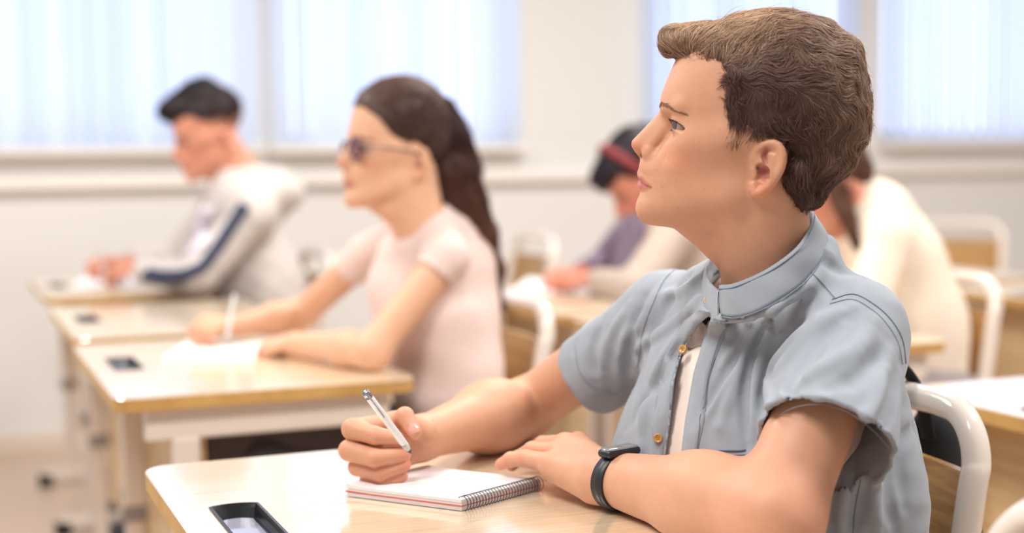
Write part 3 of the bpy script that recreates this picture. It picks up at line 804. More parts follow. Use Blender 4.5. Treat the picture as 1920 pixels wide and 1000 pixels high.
# ---- arms and hands, in metres
def J(*a): return P(*a).astype(np.float32)
RS, RE, RW = J(1250, 585, 1.75), J(985, 766, 1.975), J(790, 822, 1.745)
LS, LE, LW = J(1600, 600, 1.51), J(1452, 972, 1.385), J(1140, 896, 1.585)
def finger(p, j, r, k=0.003):
    d = None
    for i in range(len(j)-1):
        e = s_cone(p, j[i], j[i+1], r[i], r[i+1]); d = e if d is None else smin(d, e, k)
    return d
D = 1.665
RH = dict(
    index=([J(738, 793, D+.034), J(661, 805, D+.004), J(703, 817, D-.012), J(746, 822, D-.006)], [.0120, .0125, .0106, .0076]),
    middle=([J(722, 822, D+.042), J(655, 845, D+.004), J(701, 858, D-.014), J(757, 852, D-.002)], [.0120, .0125, .0110, .0086]),
    ring=([J(720, 850, D+.044), J(670, 876, D+.008), J(710, 887, D-.008), J(758, 872, D+.0)], [.0112, .0105, .0098, .0080]),
    little=([J(726, 878, D+.040), J(690, 901, D+.010), J(718, 907, D-.002), J(754, 893, D+.002)], [.0105, .0092, .0086, .0070]),
    thumb=([J(795, 812, D+.05), J(752, 790, D+.03), J(759, 781, D+.006), J(777, 811, D-.004)], [.016, .013, .0108, .0088]))
def right_hand(p):
    d = None
    for n in ('index', 'middle', 'ring', 'little', 'thumb'):
        e = finger(p, *RH[n]); d = e if d is None else smin(d, e, 0.0016)
    pal = None
    for n, r in (('index', .014), ('middle', .016), ('ring', .015), ('little', .013)):
        e = s_cone(p, RW, RH[n][0][0], .021, r); pal = e if pal is None else smin(pal, e, 0.012)
    pal = smin(pal, s_cone(p, J(694, 822, D+.019), J(718, 886, D+.021), .0175, .014), .01)
    return smin(d, pal, 0.004)
def right_arm(p):
    ax = RW-RE; ax = ax/np.linalg.norm(ax)
    d = s_cone(p, RS+(RE-RS)*.16, RE, .042, .038)
    d = smin(d, s_cone(p, RE, RE+ax*.10, .038, .0445), .02)
    d = smin(d, s_cone(p, RE+ax*.085+np.array([0, 0, .004], np.float32), RW, .043, .0255), .03)
    d = smin(d, s_sph(p, RE+np.array([0, 0, -.012], np.float32), .026), .02)
    d = smin(d, right_hand(p), .014)
    return smax(d, (DESK_Z+.0005)-p[:, 2], .006)
def skin_col(v, hot, base=(208, 155, 125)):
    col = np.tile(np.array(lin(base)), (len(v), 1)); red = np.array(lin((222, 130, 108)))
    for c, r, a in hot:
        w = (a*np.exp(-((v-c)**2).sum(1)/(r*r)))[:, None]; col = col*(1-w)+red*w
    return col
def fast(f, c, r):
    """cull a distance function outside a ball"""
    c = np.asarray(c, np.float32)
    def g(p):
        b = np.sqrt(((p-c)**2).sum(1))-r; out = b.astype(np.float32)+.02; m = b < 0.03
        if m.any(): out[m] = f(p[m])
        return out
    return g
def bounds(pts, pad):
    a = np.array(pts); return a.min(0)-pad, a.max(0)+pad
def nails(js, out, parent, rr, tip_out, col=(236, 180, 164)):
    pass
lo, hi = bounds([RS, RE, RW, RH['index'][0][1], RH['little'][0][1]], .06)
v, f = mesh_sdf(right_arm, lo, hi, .0016)
hot = [(RH[n][0][i], .012, .45) for n in RH for i in (1, 2, 3)]
body_parts.append((v, f, skin_col(v, hot)))
E_ = 1.0
LH = dict(
    little=([J(1040, 872, 1.635), J(985, 860, 1.668), J(958, 862, 1.685), J(939, 871, 1.69)], [.0125, .0100, .0090, .0070]),
    ring=([J(1050, 850, 1.66), J(998, 845, 1.70), J(972, 860, 1.71), J(960, 872, 1.71)], [.0130, .0105, .0095, .0078]),
    middle=([J(1060, 835, 1.68), J(1018, 834, 1.735), J(992, 850, 1.75), J(978, 862, 1.755)], [.0130, .0105, .0095, .0078]),
    index=([J(1084, 833, 1.70), J(1046, 836, 1.755), J(1020, 848, 1.78), J(1004, 856, 1.79)], [.0125, .0105, .0092, .0075]),
    thumb=([J(1118, 885, 1.66), J(1085, 868, 1.725), J(1060, 862, 1.75), J(1040, 862, 1.77)], [.016, .013, .0105, .009]))
def left_hand(p):
    d = None
    for n in ('little', 'ring', 'middle', 'index', 'thumb'):
        e = finger(p, *LH[n]); d = e if d is None else smin(d, e, 0.002)
    pal = s_cone(p, J(1112, 905, 1.588), LH['little'][0][0]+(0, 0, -.006), .023, .0145)
    for n in ('little', 'ring', 'middle', 'index'):
        pal = smin(pal, s_cone(p, LW, LH[n][0][0], .022, .014), 0.012)
    return smin(d, pal, 0.007)
def left_arm(p):
    ax = LW-LE; L = float(np.linalg.norm(ax)); ax = ax/L
    d = s_cone(p, LS+(LE-LS)*.16, LE, .043, .043)
    d = smin(d, s_cone(p, LE, LE+ax*.10, .042, .0465), .03)
    d = smin(d, s_cone(p, LE+ax*.09, LW, .0455, .0285), .03)
    d = smin(d, left_hand(p), .016)
    return smax(d, (DESK_Z+.0005)-p[:, 2], .006)
lo, hi = bounds([LS, LE, LW, LH['little'][0][3], LH['index'][0][3]], .06)
v, f = mesh_sdf(left_arm, lo, hi, .0017)
hot = [(LH[n][0][i], .014, .35) for n in LH for i in (0, 1, 3)]+[(LE, .06, .25)]
body_parts.append((v, f, skin_col(v, hot)))
V = np.concatenate([a for a, _, _ in body_parts]); n0 = 0; F = []
for a, b, c in body_parts: F.append(b+n0); n0 += len(a)
mesh_obj('body', V, np.concatenate(F), SKIN, boy, colors=np.concatenate([c for _, _, c in body_parts]))
for s in (1, -1): eyeball(HF, s, gaze=(20, 4), parent=boy)
BROW = mat('brow_hair', (138, 96, 74), rough=0.6); LASH = mat('lash_hair', (48, 32, 28), rough=0.6)
for s in (1, -1):
    hairs('eyebrow', brow_lines(boy_head_sdf, 2, 150, (s,)), 0.34, HF, BROW, boy); hairs('eyelashes', lash_lines(3, (s,)), 0.5, HF, LASH, boy)
build_boy_hair(boy)

def nail(js, toward, L=.0095, Wd=.0062, parent=boy, off=.0062, back=.002):
    a, b = np.asarray(js[-2], float), np.asarray(js[-1], float); ax = (b-a)/np.linalg.norm(b-a); n = np.asarray(toward, float); n = n-ax*(n@ax); n /= np.linalg.norm(n); s = np.cross(ax, n)
    V, F = [], []; c = b-ax*back; NU, NV = 8, 8
    for i in range(NU+1):
        for k in range(NV+1):
            u, v = i/NU*2-1, k/NV*2-1; w = math.sqrt(max(0, 1-.75*u*u))*Wd*(1 if u > -.2 else .95)
            V.append(c+ax*u*L*.6+s*v*w+n*(off-.42*v*v*w-.0016*max(0, u)**2))
    F = [(i*(NV+1)+k, (i+1)*(NV+1)+k, (i+1)*(NV+1)+k+1, i*(NV+1)+k+1) for i in range(NU) for k in range(NV)]
    mesh_obj('fingernail', V, F, mat('nail', (226, 160, 144), rough=.22, coat=.3), parent)
vw = -(P(750, 820, 1)-CP)
nail(RH['index'][0], vw*.9+UPV_*.30, off=.0084); nail(RH['thumb'][0], vw*.8+UPV_*.6, .011, .007, off=.0096)
# ------------------------------------------------------------------ the boy's clothes
R0 = np.array([math.cos(YAW), -math.sin(YAW), 0]); F0 = np.array([math.sin(YAW), math.cos(YAW), 0])
FD = (-.73*R0-.68*F0).astype(np.float32)      # the way his chest faces
AD = (.68*R0-.73*F0).astype(np.float32)       # towards his left shoulder
UPV = np.array([0, 0, 1], np.float32)
def sight(u, v):
    r = FV + RV*(u-W0/2)/FPX - UV*(v-H0/2)/FPX
    return r
def cast(f, uvs, d0=1.1, d1=2.6, sgn=1):
    """where the sight lines through (u, v) first meet the surface f = 0; None where they miss"""
    r = np.array([sight(u, v) for u, v in uvs]); t = np.full(len(r), d0)
    for _ in range(90):
        val = f((CP+r*t[:, None]).astype(np.float32)); t = t+np.maximum(val, -.002)*.8
    hit = np.abs(f((CP+r*t[:, None]).astype(np.float32))) < .004
    out = CP+r*t[:, None]
    return [out[i].astype(np.float32) if hit[i] else None for i in range(len(r))]
def densify(uv, step=22):
    o = []
    for a, b in zip(uv, uv[1:]):
        a, b = np.array(a, float), np.array(b, float); n = max(1, int(np.linalg.norm(b-a)/step))
        o += [a+(b-a)*i/n for i in range(n)]
    return o+[np.array(uv[-1], float)]
def poly3(f, uv, step=22):
    return [p for p in cast(f, densify(uv, step)) if p is not None]
C1, C2, C3 = J(1440, 740, 1.63), J(1428, 900, 1.625), J(1437, 1170, 1.63)
HL, HR = J(1549, 822, 1.425), J(1112, 706, 1.84)
LSs, RSs = J(1592, 624, 1.525), J(1250, 600, 1.75)
# collar ring: lower and upper edge as (u, v, depth)
CB = [(1346, 574, 1.500), (1380, 576, 1.478), (1440, 552, 1.468), (1500, 509, 1.482), (1534, 458, 1.520), (1540, 430, 1.590), (1500, 422, 1.665), (1440, 446, 1.700), (1376, 482, 1.690), (1330, 512, 1.640), (1312, 546, 1.575), (1322, 572, 1.525), (1340, 582, 1.506)]
CT = [(1350, 534, 1.512), (1380, 530, 1.492), (1440, 503, 1.482), (1494, 462, 1.485), (1517, 420, 1.522), (1516, 394, 1.590), (1478, 386, 1.660), (1425, 412, 1.690), (1372, 448, 1.680), (1338, 478, 1.635), (1326, 505, 1.580), (1334, 530, 1.540), (1350, 545, 1.520)]
_cb = np.array([P(*a) for a in CB]); _ct = np.array([P(*a) for a in CT])
_nc = _cb[:12].mean(0); _u, _s, _v = np.linalg.svd(_cb[:12]-_nc); _nn = _v[2]*np.sign(_v[2][2]); _nn = _nn.astype(np.float32)
RING3 = (_cb[:12]-_nn*.016+0).astype(np.float32)
def torso(p, o=0.0):
    d = s_cone(p, C1, C2, .152+o, .182+o, (FD, .68))
    d = smin(d, s_cone(p, C2, C3, .182+o, .19+o, (FD, .70)), .05)
    d = smin(d, s_cone(p, J(1500, 560, 1.575), LSs, .045+o, .048+o), .045)
    d = smin(d, s_cone(p, J(1400, 570, 1.64), RSs, .046+o, .046+o), .045)
    d = smin(d, s_cone(p, J(1440, 590, 1.60), C1, .055+o, .11+o), .05)
    d = smin(d, s_cone(p, J(1540, 690, 1.66), J(1546, 860, 1.66), .068+o, .076+o), .05)
    q = p-_nc.astype(np.float32); m = (q*q).sum(1) < .03
    if m.any():
        k = p[m]; r = None
        for i in range(12):
            e = s_cone(k, RING3[i], RING3[(i+1) % 12], .004+o, .004+o); r = e if r is None else np.minimum(r, e)
        d[m] = smin(d[m], r, .045)
    return d
def sleeves(p):
    a = s_cone(p, LSs, HL+(HL-LSs)*.25, .060, .073); b = s_cone(p, RSs, HR+(HR-RSs)*.25, .058, .055)
    return a, b
_ln = (HL-LSs)/np.linalg.norm(HL-LSs)-.10*R0-.05*FD; _ln = (_ln/np.linalg.norm(_ln)).astype(np.float32)
_rn = (HR-RSs); _rn = (_rn/np.linalg.norm(_rn)).astype(np.float32)
_hl = float((HL-LSs)@_ln)+.008; _hr = float((HR-RSs)@_rn)
def shirt_solid(p, o=0.0, ext=0.0):
    t = torso(p)+o; a, b = sleeves(p)
    a = smax(a+o, (p-LSs)@_ln-_hl-ext-.003*np.sin(((p-HL)@FD)*60), .002); b = smax(b+o, (p-RSs)@_rn-_hr-ext, .002)
    return smin(smin(t, a, .020), b, .025)
def shirt_outer0(p): return shirt_solid(p)
FOLDS = [  # sight line path, half width (m), height (m)
    ([(1330, 545), (1275, 600), (1190, 655)], .010, .005), ([(1335, 585), (1262, 650), (1215, 740), (1200, 840)], .012, .005), ([(1300, 600), (1240, 700), (1180, 790)], .013, -.006),
    ([(1250, 520), (1215, 590), (1175, 640), (1160, 760)], .012, .005), ([(1210, 560), (1180, 640), (1166, 720)], .011, -.006), ([(1290, 520), (1240, 590), (1200, 690), (1170, 800)], .011, -.005),
    ([(1290, 680), (1250, 760), (1225, 850)], .010, .004), ([(1130, 600), (1110, 660), (1120, 715)], .010, -.003), ([(1180, 570), (1140, 640), (1130, 700)], .009, .003),
    ([(1480, 555), (1420, 620), (1380, 720), (1350, 800)], .009, .004), ([(1440, 600), (1405, 680), (1398, 760), (1402, 840)], .008, -.006), ([(1462, 590), (1424, 680), (1412, 760), (1410, 850)], .007, .0055),
    ([(1500, 600), (1452, 672), (1432, 740), (1424, 810)], .008, -.007), ([(1530, 600), (1480, 650), (1446, 700), (1440, 760)], .009, .006), ([(1392, 682), (1350, 740), (1315, 800)], .007, .003),
    ([(1400, 640), (1350, 720), (1310, 790)], .008, -.003), ([(1420, 580), (1385, 640), (1350, 690)], .006, .0025), ([(1600, 575), (1530, 610), (1470, 680), (1448, 720)], .010, .004),
    ([(1590, 600), (1540, 640), (1490, 720), (1462, 760)], .012, -.0045), ([(1640, 600), (1600, 660), (1520, 700), (1470, 740)], .013, .004), ([(1668, 640), (1620, 700), (1560, 730)], .012, -.003),
    ([(1690, 680), (1670, 760), (1640, 810)], .011, -.004), ([(1660, 690), (1640, 760), (1610, 800)], .010, .004), ([(1560, 740), (1510, 760), (1470, 775)], .008, .002),
    ([(1712, 700), (1722, 760), (1732, 800)], .012, .006), ([(1715, 800), (1690, 850), (1700, 950)], .010, -.005), ([(1650, 880), (1640, 940), (1645, 1000)], .009, .0045), ([(1620, 880), (1610, 940), (1600, 1000)], .009, -.005),
    ([(1590, 900), (1580, 950), (1575, 1000)], .008, .0045), ([(1680, 860), (1672, 930), (1680, 1000)], .009, -.005), ([(1530, 470), (1560, 500), (1600, 510)], .012, -.002), ([(1330, 500), (1290, 540), (1230, 560)], .010, .003)]
_fo = []
for uv, w, a in FOLDS:
    q = poly3(shirt_outer0, [tuple(c) for c in catmull(uv, 4)], 30)
    if len(q) > 1: _fo.append((np.array(q), w, a, np.mean(q, 0), max(np.linalg.norm(x-np.mean(q, 0)) for x in q)))
def folds(p):
    o = np.zeros(len(p), np.float32)
    for q, w, a, c, r in _fo:
        m = ((p-c)**2).sum(1) < (r+3*w)**2
        if m.any():
            k = p[m]; best = np.full(len(k), 9e9, np.float32); tt = np.zeros(len(k), np.float32); n = len(q)-1
            for i in range(n):
                A_, B_ = q[i], q[i+1]; ab = B_-A_; t = np.clip((k-A_)@ab/(ab@ab+1e-12), 0, 1); d2 = ((k-A_-t[:, None]*ab)**2).sum(1)
                s = d2 < best; best = np.where(s, d2, best); tt = np.where(s, (i+t)/n, tt)
            o[m] += 2.5*a*np.exp(-best/(w*w*.5))*np.clip(4*tt, .25, 1)*np.clip(4*(1-tt), .25, 1)
    return o
def wr(p): return .0008*noise3(p, 45, 3)+.0004*noise3(p, 110, 8)+.0014*noise3(p, 16, 12)
def shirt_outer(p): return shirt_outer0(p)-folds(p)-wr(p)
SLOT = [(1338, 580), (1312, 604), (1294, 636), (1277, 668), (1265, 712), (1257, 790), (1246, 870), (1240, 1010), (1268, 1010), (1275, 865), (1284, 790), (1300, 700), (1318, 640), (1332, 600)]
NECKC = J(1440, 480, 1.592)
def uvd(p):
    q = p-CP.astype(np.float32); d = q@FV.astype(np.float32)
    return W0/2+FPX*(q@RV.astype(np.float32))/d, H0/2-FPX*(q@UV.astype(np.float32))/d, d
def shirt_sdf(p):
    fo = folds(p)+wr(p)
    a, b = sleeves(p); t = torso(p)
    e = np.where(a < b, _hl-(p-LSs)@_ln, _hr-(p-RSs)@_rn); th = .005+.009*np.clip((e-.004)/.035, 0, 1); th = np.where(np.minimum(a, b) < t-.004, th, .014)
    d = smax(shirt_solid(p)-fo, -(shirt_solid(p, th, .006)-np.minimum(fo*1.15, 0)), .001)
    # neck opening and button slot
    q = p-_nc.astype(np.float32); h = q@_nn; rad = np.sqrt(np.maximum((q*q).sum(1)-h*h, 0))
    u, v, dd = uvd(p)
    d = smax(d, -np.maximum(s_poly2ring(q, h), -(h+.03)), .001)
    m = (dd < 1.62) & (u > 1220) & (u < 1350) & (v > 560)
    if m.any(): d[m] = np.maximum(d[m], -sd_poly2(u[m], v[m], SLOT)*dd[m]/FPX)
    return np.maximum(d, .50-p[:, 2])
_e1 = np.cross(_nn, [0, 0, 1.0]); _e1 /= np.linalg.norm(_e1); _e2 = np.cross(_nn, _e1)
_ring2 = np.stack([(_cb[:12]-_nc)@_e1, (_cb[:12]-_nc)@_e2], 1)*.93
def s_poly2ring(q, h):
    return sd_poly2(q@_e1.astype(np.float32), q@_e2.astype(np.float32), _ring2)
DENIM = mat('pale_denim', (154, 160, 169), rough=.82, spec=.25, noise=(22, .10), bump=(1100, .35, .0005), sheen=.15)
DENIMD = mat('denim_thread', (128, 140, 158), rough=.8)
lo = np.array([.05, 1.0, .48]); 
allp = np.array([C1, C2, HL, HR, LSs, RSs, P(1450, 460, 1.6)]); lo = allp.min(0)-.21; hi = allp.max(0)+.21; lo[2] = .49; hi[2] = 1.17
v, f = mesh_sdf(shirt_sdf, lo, hi, .0028)
shirt = mesh_obj('shirt', v, f, DENIM, boy)
# collar band
def band(name, lo_, up_, th, material, parent, n=6, outward=None):
    a = catmull(lo_, n); b = catmull(up_, n); c = (a.mean(0)+b.mean(0))/2; N = len(a); V = []; K = 6
    for i in range(N):
        m = (a[i]+b[i])/2-c; m -= _nn*(m@_nn); m /= np.linalg.norm(m)
        for k in range(K+1):
            t = k/K; V.append(a[i]*(1-t)+b[i]*t+m*(th+.002*math.sin(math.pi*t)+.0007*math.sin(i*.9+k)))
        for k in range(K, -1, -1):
            t = k/K; V.append(a[i]*(1-t)+b[i]*t+m*(.002*math.sin(math.pi*t)))
    M = 2*(K+1); F = [(i*M+k, i*M+(k+1) % M, (i+1)*M+(k+1) % M, (i+1)*M+k) for i in range(N-1) for k in range(M)]
    F += [tuple(range(M)), tuple((N-1)*M+k for k in range(M-1, -1, -1))]
    return mesh_obj(name, V, F, material, parent), a, b
col_o, ca, cb_ = band('collar', _cb-_nn*.012, _ct, .003, DENIM, shirt)
def offs(pts, amt):
    c = _nc; out = []
    for q in pts:
        m = q-c; m -= _nn*(m@_nn); m /= np.linalg.norm(m); out.append(q+m*amt)
    return out
tube('collar_stitching', offs(ca[:40]+(_ct-_cb).mean(0)*.06, .0045), .0006, DENIMD, shirt, seg=5)
tube('collar_stitching', offs(cb_[:34]-(_ct-_cb).mean(0)*.12, .0045), .0006, DENIMD, shirt, seg=5)
# raised strips and seams lying on the shirt
def strip(name, uva, uvb, lift, material, parent):
    A_ = cast(shirt_outer, uva); B_ = cast(shirt_outer, uvb); V = []; n = 0
    for a, b in zip(A_, B_):
        if a is None or b is None: continue
        m = (a+b)/2; g = grad(shirt_outer, m[None].astype(np.float32), .003)[0]
        for k in range(5):
            t = k/4; q = a*(1-t)+b*t; q = q-g*shirt_outer(q[None].astype(np.float32))[0]
            V.append(q+g*(lift*(1 if 0 < k < 4 else .6)))
        for k in range(4, -1, -1):
            t = k/4; V.append(a*(1-t)+b*t-g*.002)
        n += 1
    F = [(i*10+k, i*10+(k+1) % 10, (i+1)*10+(k+1) % 10, (i+1)*10+k) for i in range(n-1) for k in range(10)]+[tuple(range(10)), tuple((n-1)*10+k for k in range(9, -1, -1))]
    return mesh_obj(name, V, F, material, parent)
def seam(name, uv, r=.00036, lift=.0006, parent=None, material=None, step=14):
    q = poly3(shirt_outer, [tuple(c) for c in catmull(uv, 5)], step)
    if len(q) < 2: return
    q = np.array(q); g = grad(shirt_outer, q.astype(np.float32), .003)
    return tube(name, q+g*lift, r, material or DENIMD, parent or shirt, seg=5)
pa = densify([(1340, 578), (1334, 600), (1321, 640), (1303, 700), (1287, 790), (1278, 864), (1272, 930)], 12)
pb = [np.array(a)+(30+3*math.sin(i*.5), 2) for i, a in enumerate(pa)]
strip('placket', pa, pb, .0022, DENIM, shirt)
pc = densify([(1334, 588), (1310, 606), (1292, 636), (1274, 668), (1262, 712), (1254, 790), (1243, 866), (1238, 930)], 12)
strip('placket', [np.array(a)+(-26, -4) for a in pc], [np.array(a)+(-2, 0) for a in pc], .0018, DENIM, shirt)
seam('stitching', [tuple(a+(28, 2)) for a in pa], lift=.0030)
seam('stitching', [(1374, 578), (1352, 640), (1328, 716), (1306, 800), (1292, 862)], lift=.0012)
seam('shoulder_seam', [(1518, 508), (1540, 530), (1566, 560)], r=.0005); seam('shoulder_seam', [(1560, 562), (1600, 552), (1640, 572), (1672, 602), (1692, 638), (1698, 682)], r=.0005)
seam('shoulder_seam', [(1556, 570), (1598, 562), (1636, 582), (1664, 610), (1684, 644), (1692, 684)], r=.00036)
seam('shoulder_seam', [(1326, 484), (1284, 498), (1250, 520), (1226, 566), (1206, 620), (1196, 690)], r=.0005)
seam('hem_stitching', [(1437, 800), (1480, 768), (1536, 758), (1592, 774), (1636, 806), (1668, 840)], r=.00036)
seam('hem_stitching', [(1078, 648), (1086, 696), (1114, 726), (1160, 740)], r=.00036)
seam('pocket_edge', [(1310, 848), (1350, 845), (1398, 845)], r=.0014, lift=.001); seam('pocket_edge', [(1310, 848), (1308, 880), (1306, 930)], r=.0008); seam('pocket_edge', [(1312, 856), (1352, 854), (1398, 853)], r=.00036)
seam('side_seam', [(1614, 900), (1604, 950), (1600, 1000)], r=.0008); seam('side_seam', [(1538, 960), (1530, 1000)], r=.0008)
BTN = mat('amber_button', (190, 142, 78), rough=.25, spec=.6, noise=(300, .25))
for (u, v), lift in (((1235, 822), .002), ((1283, 657), .003), ((1329, 567), .004), ((1361, 551), .001)):
    c = cast(shirt_outer, [(u, v)])[0]
    if c is None: continue
    n = grad(shirt_outer, c[None], .004)[0]; n = n*.6-sight(u, v)/np.linalg.norm(sight(u, v))*.6; n /= np.linalg.norm(n)
    a = np.cross(n, [0, 0, 1]); a /= np.linalg.norm(a); b = np.cross(n, a); V, F = [], []
    prof = [(.0052, -.001), (.0054, .0008), (.0048, .0016), (.0036, .0013), (.0030, .0007), (.0004, .0007)] if u != 1361 else [(.0040, -.001), (.0040, .0006), (.003, .0012), (.0026, .0006), (.0022, .0004), (.0004, .0004)]
    for r_, h_ in prof:
        for k in range(20):
            t = 2*math.pi*k/20; V.append(c+n*(h_+lift)+r_*(math.cos(t)*a+math.sin(t)*b))
    F = [(i*20+k, i*20+(k+1) % 20, (i+1)*20+(k+1) % 20, (i+1)*20+k) for i in range(5) for k in range(20)]+[tuple(100+k for k in range(20))]
    bo = mesh_obj('button', V, F, BTN if u != 1361 else DENIMD, shirt)
    hv_, hf_ = [], []
    for s, t in ((1, 1), (1, -1), (-1, 1), (-1, -1)):
        o = c+n*(lift+.0008)+a*s*.0009+b*t*.0009; q, w = tube_arrays([o-n*.0004, o+n*.0003], .0004, 6); k = len(hv_); hv_ += q; hf_ += [tuple(i+k for i in z) for z in w]
    mesh_obj('thread_hole', hv_, hf_, LASH, bo)
# T-shirt under the shirt, body skin at the throat, trousers
def tee(p):
    d = torso(p, -.012)-.0006*noise3(p, 60, 2)
    u, v, dd = uvd(p)
    line = 652-.30*(u-1300)
    cut = (line-v)*dd/FPX
    d = smax(d, np.where(dd < 1.66, cut, (520-v)*dd/FPX), .003)
    return np.maximum(d, .50-p[:, 2])
TEE = mat('white_cotton', (236, 218, 208), rough=.85, bump=(900, .2, .0003), noise=(40, .03))
v, f = mesh_sdf(tee, lo, hi, .0055); mesh_obj('undershirt', v, f, TEE, boy)
def legs(hip, knees, feet, r=(.085, .066, .045)):
    def fn(p):
        d = s_ell(p, hip, (.15, .18, .11))
        for k, ft in zip(knees, feet):
            s = np.array(hip)+[0, .10 if k[1] > hip[1] else -.10, 0]
            d = smin(d, s_cone(p, s, k, r[0], r[1]), .05); d = smin(d, s_cone(p, k, ft, r[1], r[2]), .02)
        return np.maximum(d, .09-p[:, 2])
    return fn
def shoes(feet, material, parent):
    for x, y in feet:
        V = []; F = []
        def fn(p): return smax(smin(s_cone(p, (x+.03, y, .055), (x-.13, y, .032), .045, .032, ((0, 1, 0), .9)), s_cone(p, (x+.02, y, .06), (x+.0, y, .10), .045, .042), .03), .002-p[:, 2], .004)
        v, f = mesh_sdf(fn, (x-.2, y-.07, 0), (x+.1, y+.07, .16), .006); mesh_obj('shoe', v, f, material, parent)
def lower_body(hip, dx, parent, cloth, h=.009, spread=.12, shoe=None):
    hip = np.array(hip, float); kn = [hip+[-dx, s*spread, .07] for s in (1, -1)]; ft = [k+[.04, 0, -k[2]+.10] for k in kn]
    fn = legs(hip, kn, ft); v, f = mesh_sdf(fn, hip-[dx+.2, .35, .6], hip+[.3, .35, .2], h); mesh_obj('trousers', v, f, cloth, parent)
    shoes([(t[0], t[1]) for t in ft], shoe or mat('dark_shoe', (52, 50, 56), rough=.6), parent)
NAVY = mat('navy_trousers', (44, 48, 66), rough=.85, noise=(60, .1))
hp = P(1440, 1000, 1.625); lower_body((hp[0], hp[1], .56), .40, boy, NAVY)
# ------------------------------------------------------------------ wrist band, pen, notebook
wl = (LE-LW)/np.linalg.norm(LE-LW); wc = LW+wl*.020+np.array([0, 0, -.001]); sv_ = np.cross(wl, UPV); sv_ /= np.linalg.norm(sv_); up_ = np.cross(sv_, wl)
BANDM = mat('band_rubber', (38, 36, 42), rough=.42)
bandt = empty('fitness_band', tuple(wc), 'black rubber fitness band on the wrist of the boy in denim', 'wristband')
tilt = wl*.0
def bandloop(): 
    out = []
    for k in range(49):
        t = 2*math.pi*k/48; x = .0335*math.cos(t); y = .0310*math.sin(t)
        y = min(y, .0285)
        out.append(wc+sv_*x+up_*y)
    return out
lp = bandloop(); V, F = [], []
for k in range(48):
    c = lp[k]; o = c-wc; o /= np.linalg.norm(o); hw = .0085; th = .0016
    for a, b in ((-hw, -th), (hw, -th), (hw+.0004, 0), (hw, th), (-hw, th), (-hw-.0004, 0)): V.append(c+wl*a+o*b)
F = [(k*6+j, k*6+(j+1) % 6, ((k+1) % 48)*6+(j+1) % 6, ((k+1) % 48)*6+j) for k in range(48) for j in range(6)]
mesh_obj('strap', V, F, BANDM, bandt)
M = Matrix((( *[float(x) for x in sv_], 0), (*[float(x) for x in wl], 0), (*[float(x) for x in up_], 0), (0, 0, 0, 1))).transposed(); M.translation = Vector(wc+up_*.0335)
bm = bmesh.new(); bm_box(bm, (-.024, -.0105, -.005), (.024, .0105, .0045), .004); bmesh.ops.transform(bm, matrix=M, verts=bm.verts[:]); bc = bm_obj('case', bm, BANDM, bandt, True)
bm = bmesh.new(); bm_box(bm, (-.0215, -.0085, .002), (.0215, .0085, .0053), .0035); bmesh.ops.transform(bm, matrix=M, verts=bm.verts[:]); bm_obj('screen', bm, mat('band_screen', (140, 134, 134), rough=.2, coat=.5), bandt, True)

pa_, pb_ = P(684, 734, 1.585), P(771, 851, 1.648)
pen = empty('ballpoint_pen', tuple(pb_), 'silver and white ballpoint pen held by the boy in denim', 'pen')
ax = (pb_-pa_); L = np.linalg.norm(ax); ax = ax/L
def lathe(name, o, ax, prof, material, parent, seg=24):
    a = np.cross(ax, [0.1, .2, 1]); a /= np.linalg.norm(a); b = np.cross(ax, a); V = []
    for s, r in prof:
        for k in range(seg):
            t = 2*math.pi*k/seg; V.append(o+ax*s+r*(math.cos(t)*a+math.sin(t)*b))
    n = len(prof); F = [(i*seg+k, i*seg+(k+1) % seg, (i+1)*seg+(k+1) % seg, (i+1)*seg+k) for i in range(n-1) for k in range(seg)]
    F += [tuple(range(seg-1, -1, -1)), tuple((n-1)*seg+k for k in range(seg))]
    return mesh_obj(name, V, F, material, parent)
PW = mat('pen_white', (236, 236, 240), rough=.2, coat=.5); PG = mat('pen_silver', (150, 150, 158), rough=.2, metal=.7)
lathe('barrel', pa_, ax, [(.004, .0038), (.006, .0044), (.030, .0046), (L*.80, .0046), (L*.84, .0042)], PW, pen)
lathe('end_cap', pa_, ax, [(0, .0032), (.001, .0042), (.0055, .0045), (.010, .0046)], PG, pen)
b_ = lathe('grip', pa_, ax, [(L*.83, .0044), (L*.90, .0040), (L*.93, .0033)], mat('pen_clear', (205, 200, 200), rough=.15), pen)
lathe('tip', pa_, ax, [(L*.925, .0032), (L*.955, .0024), (L*.985, .0009), (L, .0004)], mat('pen_tip', (52, 52, 60), rough=.3, metal=.6), pen)
side = np.cross(ax, sight(700, 760)); side /= np.linalg.norm(side)
sb = -sight(700, 760)/np.linalg.norm(sight(700, 760))
tube('clip', [pa_+ax*.008+sb*.0046, pa_+ax*.012+sb*.0066, pa_+ax*.04+sb*.0062, pa_+ax*.045+sb*.0050], .0011, PG, pen, seg=8, flat=.7)

